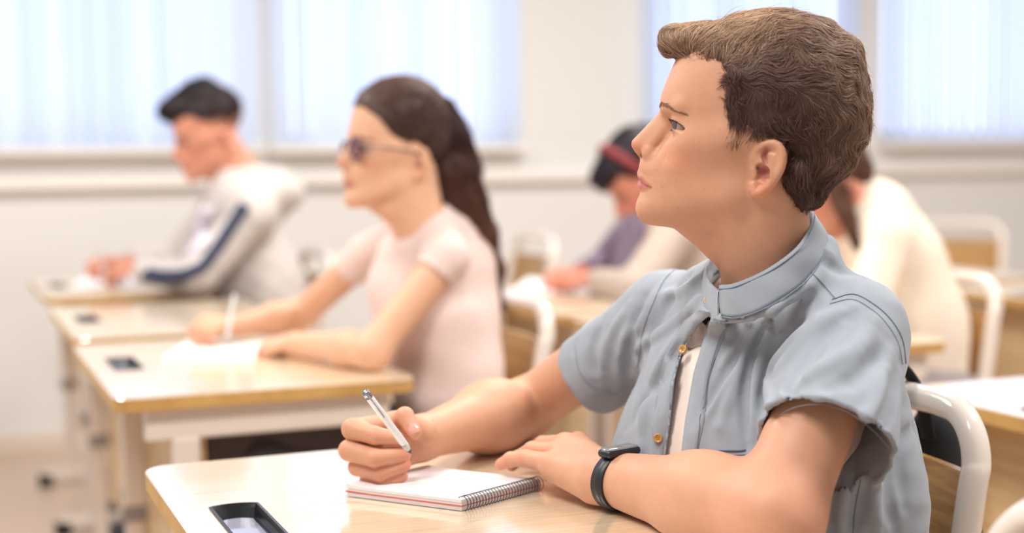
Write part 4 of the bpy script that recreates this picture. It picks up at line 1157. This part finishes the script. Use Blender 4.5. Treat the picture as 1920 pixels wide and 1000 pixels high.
# notebook
ZB = DESK_Z+.0008; TH = .0125
A, B, Cc, Dd = [G(u, v, DESK_Z+.013) for u, v in ((650, 911), (865, 938), (1012, 899), (886, 851))]
Dd = A+(Cc-B)*1.0
nb = empty('spiral_notebook', (float((A+Cc)[0]/2), float((A+Cc)[1]/2), DESK_Z), 'open spiral notebook with blank white pages under the hands of the boy in denim', 'notebook')
PAPER = mat('paper', (226, 218, 218), rough=.7); PAPER2 = mat('paper_edge', (222, 208, 206), rough=.8); RED = mat('red_card', (214, 92, 78), rough=.6)
def sheetstack(name, z0, z1, material, off=0.0, curl=0.0, parent=nb, shrink=0.0):
    n = 14; bm = bmesh.new(); top, bot = [], []
    e = (Dd-A)/np.linalg.norm(Dd-A); g = (B-A)/np.linalg.norm(B-A)
    for i in range(n+1):
        t = i/n; 
        # t = 0 at the free edge (A-D), t = 1 at the wire (B-C)
        lift = curl*max(0, 1-t/.25)**2
        a = A+(B-A)*t-g*off*(1-t)+e*shrink; d = Dd+(Cc-Dd)*t-g*off*(1-t)-e*shrink
        top.append([bm.verts.new((*(a+(d-a)*s)[:2], z1+lift)) for s in (0, .5, 1)]); bot.append([bm.verts.new((*(a+(d-a)*s)[:2], z0+lift*.6)) for s in (0, .5, 1)])
    for i in range(n):
        for k in (0, 1):
            bm.faces.new((top[i][k], top[i+1][k], top[i+1][k+1], top[i][k+1])); bm.faces.new((bot[i][k], bot[i][k+1], bot[i+1][k+1], bot[i+1][k]))
        for k, s in ((0, 1), (2, -1)): bm.faces.new((top[i][k], bot[i][k], bot[i+1][k], top[i+1][k])[::s])
    for k in (0, 1):
        bm.faces.new((top[0][k], top[0][k+1], bot[0][k+1], bot[0][k])); bm.faces.new((top[n][k], bot[n][k], bot[n][k+1], top[n][k+1]))
    bmesh.ops.recalc_face_normals(bm, faces=bm.faces[:])
    return bm_obj(name, bm, material, parent)
sheetstack('back_cover', ZB, ZB+.0012, PAPER2, .002)
sheetstack('lower_pages', ZB+.0014, ZB+.0042, PAPER2, .0, .0, shrink=.0006)
sheetstack('divider', ZB+.0044, ZB+.0054, RED, .0015, .0008)
sheetstack('middle_pages', ZB+.0056, ZB+.0086, PAPER2, -.001, .0012, shrink=.0006)
sheetstack('top_pages', ZB+.0088, ZB+.0122, PAPER, .001, .0018)
lines = []; e = (Cc-B); Ln = np.linalg.norm(e); e = e/Ln; g = (B-A)/np.linalg.norm(B-A); g = g-e*(g@e); g /= np.linalg.norm(g)
n = 27; WIRE = mat('black_wire', (44, 40, 58), rough=.3, spec=.6)
zc = ZB+.0068
for i in range(n):
    o = np.array([B[0], B[1], 0])+e*(Ln*(i+.6)/n)-g*.0020; l = []
    for k in range(19):
        t = math.radians(-150+300*k/18+0)
        l.append(np.array([0, 0, zc+.0086*math.sin(t)])+o+g*(.0085*math.cos(t)-.0)+e*(.0016*k/18))
    tube('wire_loop', l, .00052, WIRE, nb, seg=6)

# black bag hung on the back of the boy's chair
bag = empty('backpack', tuple(P(1742, 900, 1.86)), 'black backpack hanging behind the chair of the boy in denim', 'bag')
bc_ = np.array([1.165, 1.46, .665], np.float32); BAGM = mat('black_fabric', (24, 24, 28), rough=.85, noise=(60, .1), bump=(200, .3, .001))
def bagf(p):
    d = s_ell(p, bc_, (.04, .055, .135)); d = smin(d, s_ell(p, bc_+np.array([.03, 0, -.05], np.float32), (.035, .045, .08)), .03)
    return d+.004*noise3(p, 25, 8)
v, f = mesh_sdf(bagf, bc_-.2, bc_+.2, .006); mesh_obj('pouch', v, f, BAGM, bag)
for y in (-.03, .02): tube('shoulder_strap', catmull([tuple(bc_+(-.03, y, .10)), tuple(bc_+(-.045, y, .158)), tuple(bc_+(-.075, y, .196)), tuple(bc_+(-.102, y, .180)), tuple(bc_+(-.105, y, .09))], 6), .013, BAGM, bag, flat=.35, up=(1, 0, 0))
# ------------------------------------------------------------------ the other pupils
def hand_chains(W, dr, up, side, curl=25, size=1.0, spread=.0):
    """four fingers and a thumb from the wrist: dr along the hand, up out of its back, side towards the thumb"""
    W = np.asarray(W, float); dr = np.asarray(dr, float)/np.linalg.norm(dr); up = np.asarray(up, float); up -= dr*(up@dr); up /= np.linalg.norm(up)
    sd = np.cross(up, dr)*side; out = []
    for i, (ln, x) in enumerate(((.92, 1.5), (1.0, .5), (.94, -.5), (.76, -1.5))):
        m = W+dr*.084*size*(1-.03*i)+sd*.0185*x*size; a = math.radians(curl*.6); js = [m]; rs = [.0105*size]
        for k, l in enumerate((.042, .026, .020)):
            d_ = dr*math.cos(a)-up*math.sin(a)+sd*spread*x; m = m+d_*l*ln*size; js.append(m); rs.append((.0092, .0082, .0066)[k]*size); a += math.radians(curl)
        out.append((js, rs))
    t0 = W+dr*.018*size+sd*.022*size; t1 = W+dr*.052*size+sd*.042*size-up*.012*size; t2 = t1+(dr*.6-up*.35*(curl/40)+sd*.1)*.034*size; t3 = t2+(dr*.8-up*.3-sd*.35*(curl/40))*.026*size
    out.append(([t0, t1, t2, t3], [.014*size, .0115*size, .0098*size, .0076*size]))
    return out
def hand_sdf(p, W, ch, size=1.0):
    d = None
    for js, rs in ch:
        for i in range(len(js)-1):
            e = s_cone(p, js[i], js[i+1], rs[i], rs[i+1]); d = e if d is None else smin(d, e, .002)
    pal = None
    for js, rs in ch[:4]:
        e = s_cone(p, W, js[0], .018*size, .0125*size); pal = e if pal is None else smin(pal, e, .01)
    return smin(d, pal, .006)
def arm_body(p, S, E, W, ch, r=(.040, .036, .038, .024), size=1.0):
    ax = (W-E)/np.linalg.norm(W-E)
    d = s_cone(p, S, E, r[0], r[1]); d = smin(d, s_cone(p, E, E+ax*.08, r[1], r[2]), .02); d = smin(d, s_cone(p, E+ax*.07, W, r[2]*.98, r[3]), .02)
    return smin(d, hand_sdf(p, W, ch, size), .012)
def figure(label, fr, arms, headpart, base, extra=None, h=.0035, cut_desk=True):
    """arms: list of (shoulder, elbow, wrist, chains, radii, size)"""
    root = empty('person', (0, 0, 0), label, 'person')
    v, f = mesh_sdf(headpart, (1165, 10, -180), (1625, 560, 180), 4.0)
    parts = [(fr.w(v), f[:, ::-1], head_colors(v, base, 10))]
    for S, E, W, ch, r, size in arms:
        fn = lambda p: (smax(arm_body(p, S, E, W, ch, r, size), DESK_Z+.0005-p[:, 2], .005) if cut_desk else arm_body(p, S, E, W, ch, r, size))
        lo, hi = bounds([S, E, W]+[c[0][-1] for c in ch], .06); v, f = mesh_sdf(fn, lo, hi, h)
        parts.append((v, f, skin_col(v, [(c[0][i], .012, .4) for c in ch for i in (1, 3)], base)))
    V = np.concatenate([a for a, _, _ in parts]); n0 = 0; F = []
    for a, b, c in parts: F.append(b+n0); n0 += len(a)
    mesh_obj('body', V, np.concatenate(F), SKIN, root, colors=np.concatenate([c for _, _, c in parts]))
    for s in (1, -1): eyeball(fr, s, gaze=(8, 0), iris=(80, 62, 50), parent=root, seg=20)
    for s in (1, -1): hairs('eyebrow', brow_lines(headpart, 2, 50, (s,)), 0.7, fr, LASH, root); hairs('eyelashes', lash_lines(3, (s,), n=20), 0.8, fr, LASH, root)
    return root
def hair_obj(sdf, lo, hi, fr, flow, dark, light, root, n=5000, length=(50, 80), rad=1.1, lift=(-1, 4), wave=.25, seed=4, h=5, colf=None, name='hair'):
    v, f = mesh_sdf(sdf, lo, hi, h)
    cf = colf or (lambda p: np.tile(np.array(lin(dark)), (len(p), 1))*(1-np.clip((160-p[:, 1:2])/160, 0, 1))+np.array(lin(light))*np.clip((160-p[:, 1:2])/160, 0, 1))
    sv, sf, sc = strands(sdf, v, flow, n, 6, length, rad, seed, lift=lift, wave=wave, colorf=cf)
    V = np.concatenate([v, sv]); F = np.concatenate([f[:, ::-1], sf[:, ::-1]+len(v)])
    return mesh_obj(name, fr.w(V), F, HAIRM, root, colors=np.concatenate([cf(v)*.7, sc]))
def cloth(name, fn, pts, pad, h, material, root):
    lo, hi = bounds(pts, pad); v, f = mesh_sdf(fn, lo, hi, h); return mesh_obj(name, v, f, material, root)

# ---- girl with the ponytail and glasses
GF = Frame(747, 282, 2.80, scale=.5625*2.80/FPX, pitch=-9, yaw=17)
gS, gE, gW = J(838, 484, 2.74), J(697, 660, 2.66), J(555, 645, 2.84)
hS, hE, hW = J(686, 480, 3.02), J(566, 588, 3.16), J(452, 612, 3.04)
gch = hand_chains(gW, P(500, 648, 2.93)-gW, (0, 0, 1), 1, 30, .88); hch = hand_chains(hW, P(395, 605, 2.98)-hW, (0.1, -.2, 1), -1, 62, .9)
def girl_head(p):
    q = p.copy(); w = np.clip((p[:, 1]-360)/200, 0, 1.2); q[:, 2] *= 1.12; q[:, 0] += 22*w
    return head_sdf(q)
girl = figure('girl in a pale pink top with glasses and a long dark ponytail', GF, [(gS, gE, gW, gch, (.036, .033, .034, .022), .88), (hS, hE, hW, hch, (.034, .032, .033, .022), .9)], girl_head, (228, 178, 146))
GP = [(1180, -30), (1236, 62), (1252, 84), (1290, 110), (1330, 150), (1352, 200), (1378, 236), (1412, 256), (1440, 262), (1470, 276), (1482, 320), (1486, 350), (1530, 360), (1620, 330), (1800, 200), (1760, -60)]
PT = [tuple(GF.l(P(u, v, 2.86))*[1, 1, 0]) for u, v in ((822, 204), (840, 262), (852, 325), (872, 385), (906, 445), (932, 505), (946, 566))]; PR = [40, 66, 80, 70, 50, 32, 10]
def ghair(p):
    q = p.copy(); q[:, 2] = np.abs(q[:, 2])
    d = s_ell(q, (1424, 160, 0), (168, 146, 117)); d = smin(d, s_sph(q, (1500, 240, 0), 86), 30)
    return smax(d, sd_poly2(q[:, 0], q[:, 1], GP), 8)
def gtail(p): 
    d = None
    for i in range(6):
        e = s_cone(p, PT[i], PT[i+1], PR[i], PR[i+1], ((0, 0, 1), .8)); d = e if d is None else smin(d, e, 20)
    return d+3*noise3(p, .035, 2)
gflow = flow_field([(1260, 80, 30, .9, -.3, 0), (1300, 60, 60, 1, -.1, 0), (1400, 20, 20, 1, .05, 0), (1400, 120, 110, 1, .1, 0), (1400, 220, 110, 1, -.35, 0), (1500, 60, 40, .9, .4, 0), (1480, 300, 80, .5, -.8, 0), (1540, 200, 60, .5, -.7, 0), (1540, 320, 10, .1, -1, 0)])
hair_obj(ghair, (1200, 0, -140), (1650, 380, 140), GF, gflow, (84, 60, 52), (108, 82, 72), girl, 4500, (60, 100), 1.0, (-1, 2.5), .08)
tflow = flow_field([(a[0], a[1], 0, PT[i+1][0]-a[0], PT[i+1][1]-a[1], 0) for i, a in enumerate(PT[:-1])])
hair_obj(gtail, (1480, 40, -90), (1880, 860, 90), GF, tflow, (72, 44, 40), (72, 44, 40), girl, 4200, (80, 140), 1.1, (-2, 7), .35, name='ponytail',
    colf=lambda p: np.array(lin((70, 46, 44)))*(1-np.clip((p[:, 1:2]-250)/350, 0, 1))+np.array(lin((122, 82, 66)))*np.clip((p[:, 1:2]-250)/350, 0, 1))
sc = [(1572+22*math.cos(t)*.3, 116+ -22*math.cos(t)*.0+24*math.sin(t)*.9, 26*math.cos(t)) for t in np.linspace(0, 2*math.pi, 25)]
tube('hair_tie', GF.w(np.array(sc)), .0045, mat('pink_tie', (200, 160, 170), rough=.8), girl, seg=8)
gl = empty('eyeglasses', tuple(GF.w((1250, 233, 0))), 'dark framed round glasses worn by the girl with the ponytail', 'glasses')
GLM = mat('glasses_frame', (58, 44, 74), rough=.25); LENS = mat('lens_tint', (205, 185, 215), rough=.05)
LENS.node_tree.nodes['Principled BSDF'].inputs['Transmission Weight'].default_value = .9; LENS.node_tree.nodes['Principled BSDF'].inputs['IOR'].default_value = 1.05
for s in (1, -1):
    c = np.array([1240, 234, 52*s]); ring = [c+np.array([5*abs(math.cos(t))*0+ (7*s*math.cos(t)*s), 30*math.sin(t), 36*math.cos(t)]) for t in np.linspace(0, 2*math.pi, 29)]
    tube('rim', GF.w(np.array(ring)), .0028, GLM, gl, seg=8)
    mesh_obj('lens', GF.w(np.array([c]+ring[:-1])), [(0, i, i % 28+1) for i in range(1, 28)]+[(0, 28, 1)], LENS, gl)
    tube('temple', GF.w(np.array([(1248, 228, 90*s), (1300, 238, 104*s), (1410, 268, 106*s), (1438, 288, 104*s)])), .0013, GLM, gl, seg=6)
tube('bridge', GF.w(np.array([(1236, 228, 18), (1228, 224, 0), (1236, 228, -18)])), .0014, GLM, gl, seg=6)
PINK = mat('pink_knit', (234, 208, 200), rough=.85, noise=(50, .04), bump=(500, .3, .001))
g1, g2, g3 = J(808, 600, 2.84), J(838, 720, 2.84), J(850, 850, 2.84)
gs2 = gS+(HL-LSs)*0+J(800, 520, 2.70)*0
def gtop(p):
    d = s_cone(p, g1, g2, .120, .112, (FD, .74)); d = smin(d, s_cone(p, g2, g3, .112, .13, (FD, .8)), .05)
    d = smin(d, s_cone(p, J(818, 418, 2.84), gS, .042, .045), .04); d = smin(d, s_cone(p, J(850, 425, 2.88), J(868, 470, 2.88), .042, .05), .03); d = smin(d, s_cone(p, J(760, 440, 2.88), hS, .042, .042), .04); d = smin(d, s_cone(p, J(850, 440, 2.88), J(862, 560, 2.88), .055, .07), .05)
    d = smin(d, s_cone(p, J(776, 480, 2.84), g1, .06, .10), .06); d = smin(d, s_cone(p, J(860, 520, 2.88), J(868, 680, 2.88), .06, .07), .06)
    d = smin(d, s_ell(p, J(742, 540, 2.86), (.05, .06, .055)), .05)
    for S, E in ((gS, gE), (hS, hE)):
        ax = (E-S)/np.linalg.norm(E-S); a = s_cone(p, S, S+ax*.12, .043, .0395); d = smin(d, smax(a, (p-S)@ax.astype(np.float32)-(.045 if S is gS else .055), .003), .010)
    d = d+.0016*noise3(p, 28, 5)
    q = p-GF.w((1432, 444, 0)).astype(np.float32); return smax(d, .054-np.sqrt((q*q).sum(1)), .006)
cloth('top', gtop, [g1, g3, gS, hS, J(850, 400, 2.84)], .16, .0045, PINK, girl)
hp = P(850, 850, 2.84); lower_body((hp[0], hp[1], .53), .42, girl, mat('dark_trousers', (48, 40, 44), rough=.8))

# ---- boy in the grey hooded top, bent over his desk
KF = Frame(396, 254, 4.44, scale=.385*4.44/FPX, pitch=-27, yaw=4)
kS, kE, kW = J(478, 400, 4.30), J(370, 520, 4.22), J(262, 508, 4.42)
mS, mE, mW = J(412, 398, 4.62), J(330, 490, 4.72), J(240, 494, 4.60)
kch = hand_chains(kW, P(205, 500, 4.5)-kW, (0, 0, 1), 1, 45); mch = hand_chains(mW, P(190, 490, 4.55)-mW, (0, -.2, 1), -1, 60)
def kid_head(p):
    q = p.copy(); w = np.clip((p[:, 1]-360)/200, 0, 1.2); q[:, 0] -= 15*w*w
    return head_sdf(q)
kid = figure('boy in a grey hooded top with a navy sleeve stripe, bent over his desk', KF, [(kS, kE, kW, kch, (.04, .036, .036, .024), 1.0), (mS, mE, mW, mch, (.04, .036, .036, .024), 1.0)], kid_head, (212, 146, 120))
def crop(p):
    q = p.copy(); q[:, 2] = np.abs(q[:, 2])
    d = s_ell(q, (1428, 160, 0), (174, 142, 118)); d = smin(d, s_ell(q, (1320, 66, 0), (100, 62, 92)), 30); d = smin(d, s_ell(q, (1430, 44, 0), (110, 62, 90)), 30)
    P2 = [(1200, -30), (1205, 120), (1262, 128), (1330, 134), (1350, 150), (1352, 210), (1376, 262), (1410, 280), (1440, 262), (1480, 290), (1486, 340), (1510, 376), (1560, 376), (1700, 300), (1720, -30)]
    return smax(d+1.5*noise3(q, .05, 6), sd_poly2(q[:, 0], q[:, 1], P2), 10)
sflow = flow_field([(1250, 80, 0, -1, -.2, 0), (1350, 50, 40, -.9, -.3, 0), (1450, 40, 0, -.8, -.3, 0), (1400, 150, 110, -.3, .8, 0), (1560, 150, 40, .2, 1, 0), (1500, 280, 80, 0, 1, 0)])
hair_obj(crop, (1190, -50, -140), (1660, 380, 140), KF, sflow, (62, 44, 46), (44, 34, 40), kid, 2600, (28, 44), 1.6, (-1, 7), .4)
GREY = mat('grey_fleece', (206, 197, 192), rough=.9, noise=(30, .04)); NAVYS = mat('navy_stripe', (44, 50, 78), rough=.8); LILAC = mat('lilac_panel', (222, 216, 228), rough=.9)
k1, k2, k3 = J(455, 450, 4.48), J(480, 545, 4.46), J(495, 640, 4.46)
def ktop(p):
    d = s_cone(p, k1, k2, .15, .165, (FD, .74)); d = smin(d, s_cone(p, k2, k3, .165, .17, (FD, .8)), .06)
    d = smin(d, s_cone(p, J(440, 370, 4.46), kS, .07, .062), .06); d = smin(d, s_cone(p, J(430, 370, 4.50), mS, .065, .06), .06)
    d = smin(d, s_ell(p, J(516, 362, 4.46), (.10, .09, .065)), .05); d = smin(d, s_cone(p, J(446, 346, 4.46), J(510, 360, 4.46), .066, .075), .04)
    for S, E, W in ((kS, kE, kW), (mS, mE, mW)):
        ax = (W-E)/np.linalg.norm(W-E); a = s_cone(p, S, E, .064, .058); a = smin(a, s_cone(p, E, W, .056, .040), .02)
        d = smin(d, smax(a, (p-W)@ax.astype(np.float32)+.012, .004), .03)
    d = d+.004*noise3(p, 14, 7)+.0015*noise3(p, 40, 9)
    q = p-KF.w((1430, 405, 0)).astype(np.float32); d = smax(d, .052-np.sqrt((q*q).sum(1)), .01)
    return smax(d, np.where(p[:, 0] < .80, DESK_Z+.001-p[:, 2], -1.0), .004)
top_ = cloth('hooded_top', ktop, [k1, k3, kS, mS, kE, kW, mE, mW, J(520, 350, 4.46)], .2, .007, GREY, kid)
def surf(fn, uv, lift, d0=3.0):
    pts = [q for q in cast(fn, densify(uv, 8), d0) if q is not None]; pts = np.array(pts); return pts
st = surf(ktop, [(458, 385), (436, 420), (410, 460), (380, 500), (340, 518), (300, 518), (278, 514)], 0)
if len(st) > 3: tube('sleeve_stripe', st, .030, NAVYS, top_, seg=12, flat=.55)
sp = surf(ktop, [(398, 392), (385, 430), (372, 465), (352, 480)], 0)
if len(sp) > 3: tube('front_panel', sp, .036, LILAC, top_, seg=12, flat=.5)
hp = P(490, 640, 4.46); lower_body((hp[0], hp[1], .54), .40, kid, NAVY)

# ---- pupil with the red headband, bent low
RF = Frame(1212, 338, 4.23, scale=.41*4.23/FPX, pitch=-48, yaw=6)
rS, rE, rW = J(1262, 440, 4.12), J(1190, 545, 3.95), J(1110, 525, 4.1)
oS, oE, oW = J(1180, 440, 4.42), J(1130, 500, 4.5), J(1092, 512, 4.35)
rch = hand_chains(rW, P(1050, 520, 4.2)-rW, (0, 0, 1), 1, 40); och = hand_chains(oW, P(1050, 515, 4.3)-oW, (0, -.2, 1), -1, 55)
red = figure('pupil with dark hair and a red headband writing with head bent low', RF, [(rS, rE, rW, rch, (.04, .036, .036, .024), 1.0), (oS, oE, oW, och, (.04, .036, .036, .024), 1.0)], kid_head, (208, 136, 112))
def mop(p):
    q = p.copy(); q[:, 2] = np.abs(q[:, 2])
    d = s_ell(q, (1430, 165, 0), (182, 154, 128)); d = smin(d, s_ell(q, (1300, 110, 0), (84, 70, 96)), 30)
    P2 = [(1180, -30), (1200, 150), (1262, 160), (1330, 150), (1350, 200), (1370, 280), (1410, 300), (1480, 330), (1500, 370), (1560, 370), (1700, 300), (1720, -30)]
    return smax(d+3*noise3(q, .04, 6), sd_poly2(q[:, 0], q[:, 1], P2), 10)
hair_obj(mop, (1190, -20, -150), (1660, 400, 150), RF, sflow, (58, 44, 52), (48, 38, 48), red, 2600, (40, 70), 1.6, (-1, 7), .5)
hb = [np.array([1395+ -22*math.sin(t)*1.0, 178-166*math.sin(t), 140*math.cos(t)]) for t in np.linspace(-.25, math.pi+.25, 30)]
tube('headband', RF.w(np.array(hb)), .013, mat('red_band', (140, 52, 56), rough=.8), red, seg=10, flat=1.0)
TAUPE = mat('taupe_jacket', (178, 160, 148), rough=.9, noise=(30, .05)); PLUM = mat('plum_check', (128, 112, 130), rough=.9, noise=(90, .25))
r1, r2, r3 = J(1250, 470, 4.25), J(1275, 560, 4.25), J(1290, 660, 4.25)
def jack(p):
    d = s_cone(p, r1, r2, .13, .155, (FD, .74)); d = smin(d, s_cone(p, r2, r3, .155, .16, (FD, .8)), .06)
    d = smin(d, s_cone(p, RF.w((1452, 455, 0)), r1, .082, .10), .06); d = smin(d, s_cone(p, J(1250, 420, 4.25), rS, .06, .06), .06); d = smin(d, s_cone(p, J(1235, 420, 4.3), oS, .06, .055), .06)
    ax = (rW-rE)/np.linalg.norm(rW-rE); a = smin(s_cone(p, rS, rE, .062, .056), s_cone(p, rE, rW, .052, .036), .02)
    d = smin(d, smax(a, (p-rW)@ax.astype(np.float32)+.012, .004), .03)
    d = d+.004*noise3(p, 14, 3)
    q = p-RF.w((1425, 400, 0)).astype(np.float32); d = smax(d, .054-np.sqrt((q*q).sum(1)), .01)
    return smax(d, np.where(p[:, 0] < 1.97, DESK_Z+.001-p[:, 2], -1.0), .004)
jk = cloth('jacket', jack, [r1, r3, rS, oS, rE, rW, RF.w((1452, 455, 0))], .2, .008, TAUPE, red)
def under(p):
    a = smin(s_cone(p, oS, oE, .058, .052), s_cone(p, oE, oW, .048, .034), .02); ax = (oW-oE)/np.linalg.norm(oW-oE)
    a = smax(a, (p-oW)@ax.astype(np.float32)+.012, .004)
    b = s_cone(p, J(1196, 430, 4.2), J(1185, 500, 4.2), .05, .06)
    return smax(smin(a, b, .03)+.003*noise3(p, 20, 4), DESK_Z+.001-p[:, 2], .004)
cloth('shirt', under, [oS, oE, oW, J(1190, 470, 4.2)], .1, .007, PLUM, red)
hp = P(1290, 660, 4.25); lower_body((hp[0], hp[1], .54), .38, red, NAVY)

# ---- pupil in the cream sweater behind the neck of the boy in denim
QF = Frame(1562, 352, 3.35, scale=.45*3.35/FPX, pitch=-38, yaw=6)
qS, qE, qW = J(1668, 450, 3.20), J(1600, 640, 3.10), J(1480, 620, 3.25)
pS, pE, pW = J(1600, 450, 3.55), J(1520, 590, 3.6), J(1440, 600, 3.5)
qch = hand_chains(qW, P(1420, 615, 3.3)-qW, (0, 0, 1), 1, 35, .9); pch = hand_chains(pW, P(1390, 600, 3.45)-pW, (0, -.2, 1), -1, 50, .9)
crm = figure('pupil in a cream sweater with long brown hair, half hidden by the boy in denim', QF, [(qS, qE, qW, qch, (.036, .034, .034, .022), .9), (pS, pE, pW, pch, (.036, .034, .034, .022), .9)], kid_head, (208, 142, 118))
def lhair(p):
    q = p.copy(); q[:, 2] = np.abs(q[:, 2])
    d = s_ell(q, (1428, 165, 0), (176, 146, 124)); d = smin(d, s_sph(q, (1500, 240, 0), 90), 30)
    P2 = [(1180, -30), (1236, 72), (1262, 90), (1300, 116), (1340, 170), (1362, 240), (1400, 300), (1420, 420), (1600, 440), (1800, 200), (1760, -60)]
    d = smax(d, sd_poly2(q[:, 0], q[:, 1], P2), 8)
    d = smin(d, s_cone(q, (1400, 250, 116), (1330, 500, 110), 40, 26), 20)
    return d+2*noise3(q, .05, 2)
hair_obj(lhair, (1200, 0, -160), (1650, 540, 160), QF, flow_field([(1300, 60, 40, .8, .3, 0), (1430, 20, 0, 1, .3, 0), (1400, 200, 110, 0, 1, 0), (1360, 400, 110, -.2, 1, 0), (1540, 200, 40, .1, 1, 0)]), (112, 78, 62), (128, 92, 74), crm, 2400, (60, 100), 1.5, (-1, 5), .3)
CREAM = mat('cream_knit', (240, 224, 206), rough=.9, noise=(30, .03), bump=(300, .3, .001))
q1, q2, q3 = J(1680, 500, 3.36), J(1712, 610, 3.36), J(1722, 760, 3.36)
def swe(p):
    d = s_cone(p, q1, q2, .115, .115, (FD, .78)); d = smin(d, s_cone(p, q2, q3, .115, .125, (FD, .85)), .06)
    d = smin(d, s_cone(p, J(1640, 410, 3.36), qS, .05, .052), .06); d = smin(d, s_cone(p, J(1630, 410, 3.4), pS, .055, .05), .06)
    d = smin(d, s_cone(p, J(1640, 405, 3.36), q1, .088, .10), .05)
    for S, E, W in ((qS, qE, qW), (pS, pE, pW)):
        ax = (W-E)/np.linalg.norm(W-E); a = smin(s_cone(p, S, E, .054, .05), s_cone(p, E, W, .048, .034), .02)
        d = smin(d, smax(a, (p-W)@ax.astype(np.float32)+.012, .004), .02)
    d = d+.003*noise3(p, 14, 3)
    q = p-QF.w((1430, 430, 0)).astype(np.float32); d = smax(d, .052-np.sqrt((q*q).sum(1)), .01)
    return smax(d, np.where(p[:, 0] < 1.96, DESK_Z+.001-p[:, 2], -1.0), .004)
cloth('sweater', swe, [q1, q3, qS, pS, qE, qW, pE, pW], .18, .007, CREAM, crm)
hp = P(1722, 770, 3.36); lower_body((hp[0], hp[1], .53), .40, crm, mat('grey_skirt', (150, 140, 140), rough=.8))

# ---- papers and pens on the other desks
def slab(name, label, cat, quad, z0, th, material, group=None):
    c = np.array([G(u, v, z0+th) for u, v in quad]); bm = bmesh.new()
    t = [bm.verts.new((*q[:2], z0+th)) for q in c]; b = [bm.verts.new((*q[:2], z0)) for q in c]
    bm.faces.new(t); bm.faces.new(b[::-1])
    for i in range(4): bm.faces.new((t[i], b[i], b[(i+1) % 4], t[(i+1) % 4]))
    bmesh.ops.recalc_face_normals(bm, faces=bm.faces[:])
    o = bm_obj(name, bm, material); return tag(o, label, cat, group)
PG2 = mat('white_paper', (246, 242, 240), rough=.6)
nb2 = slab('notebook', 'white notebook under the hands of the girl with the ponytail', 'notebook', ((302, 674), (474, 672), (492, 640), (352, 638)), DESK_Z+.0006, .010, PG2)
slab('paper_sheet', 'sheet of white paper in front of the boy in the grey hooded top', 'paper', ((130, 540), (300, 536), (318, 512), (170, 508)), DESK_Z+.0006, .001, PG2)
slab('paper_sheet', 'sheet of white paper under the hands of the pupil with the red headband', 'paper', ((958, 545), (1100, 556), (1120, 530), (990, 520)), DESK_Z+.0006, .001, PG2)
def simple_pen(a, b, label, r=.005):
    root = empty('pen', tuple(b), label, 'pen'); ax = b-a; L = np.linalg.norm(ax); ax /= L
    lathe('barrel', a, ax, [(0, r*.6), (.003, r*.95), (L*.4, r), (L*.88, r*.95), (L*.92, r*.8)], PW, root, 12); lathe('tip', a, ax, [(L*.91, r*.7), (L, r*.1)], PG, root, 12)
simple_pen(P(440, 553, 2.93), P(424, 640, 2.98), 'white pen in the right hand of the girl with the ponytail')
simple_pen(P(170, 432, 4.45), P(196, 510, 4.52), 'pale pen in the hand of the boy in the grey hooded top')
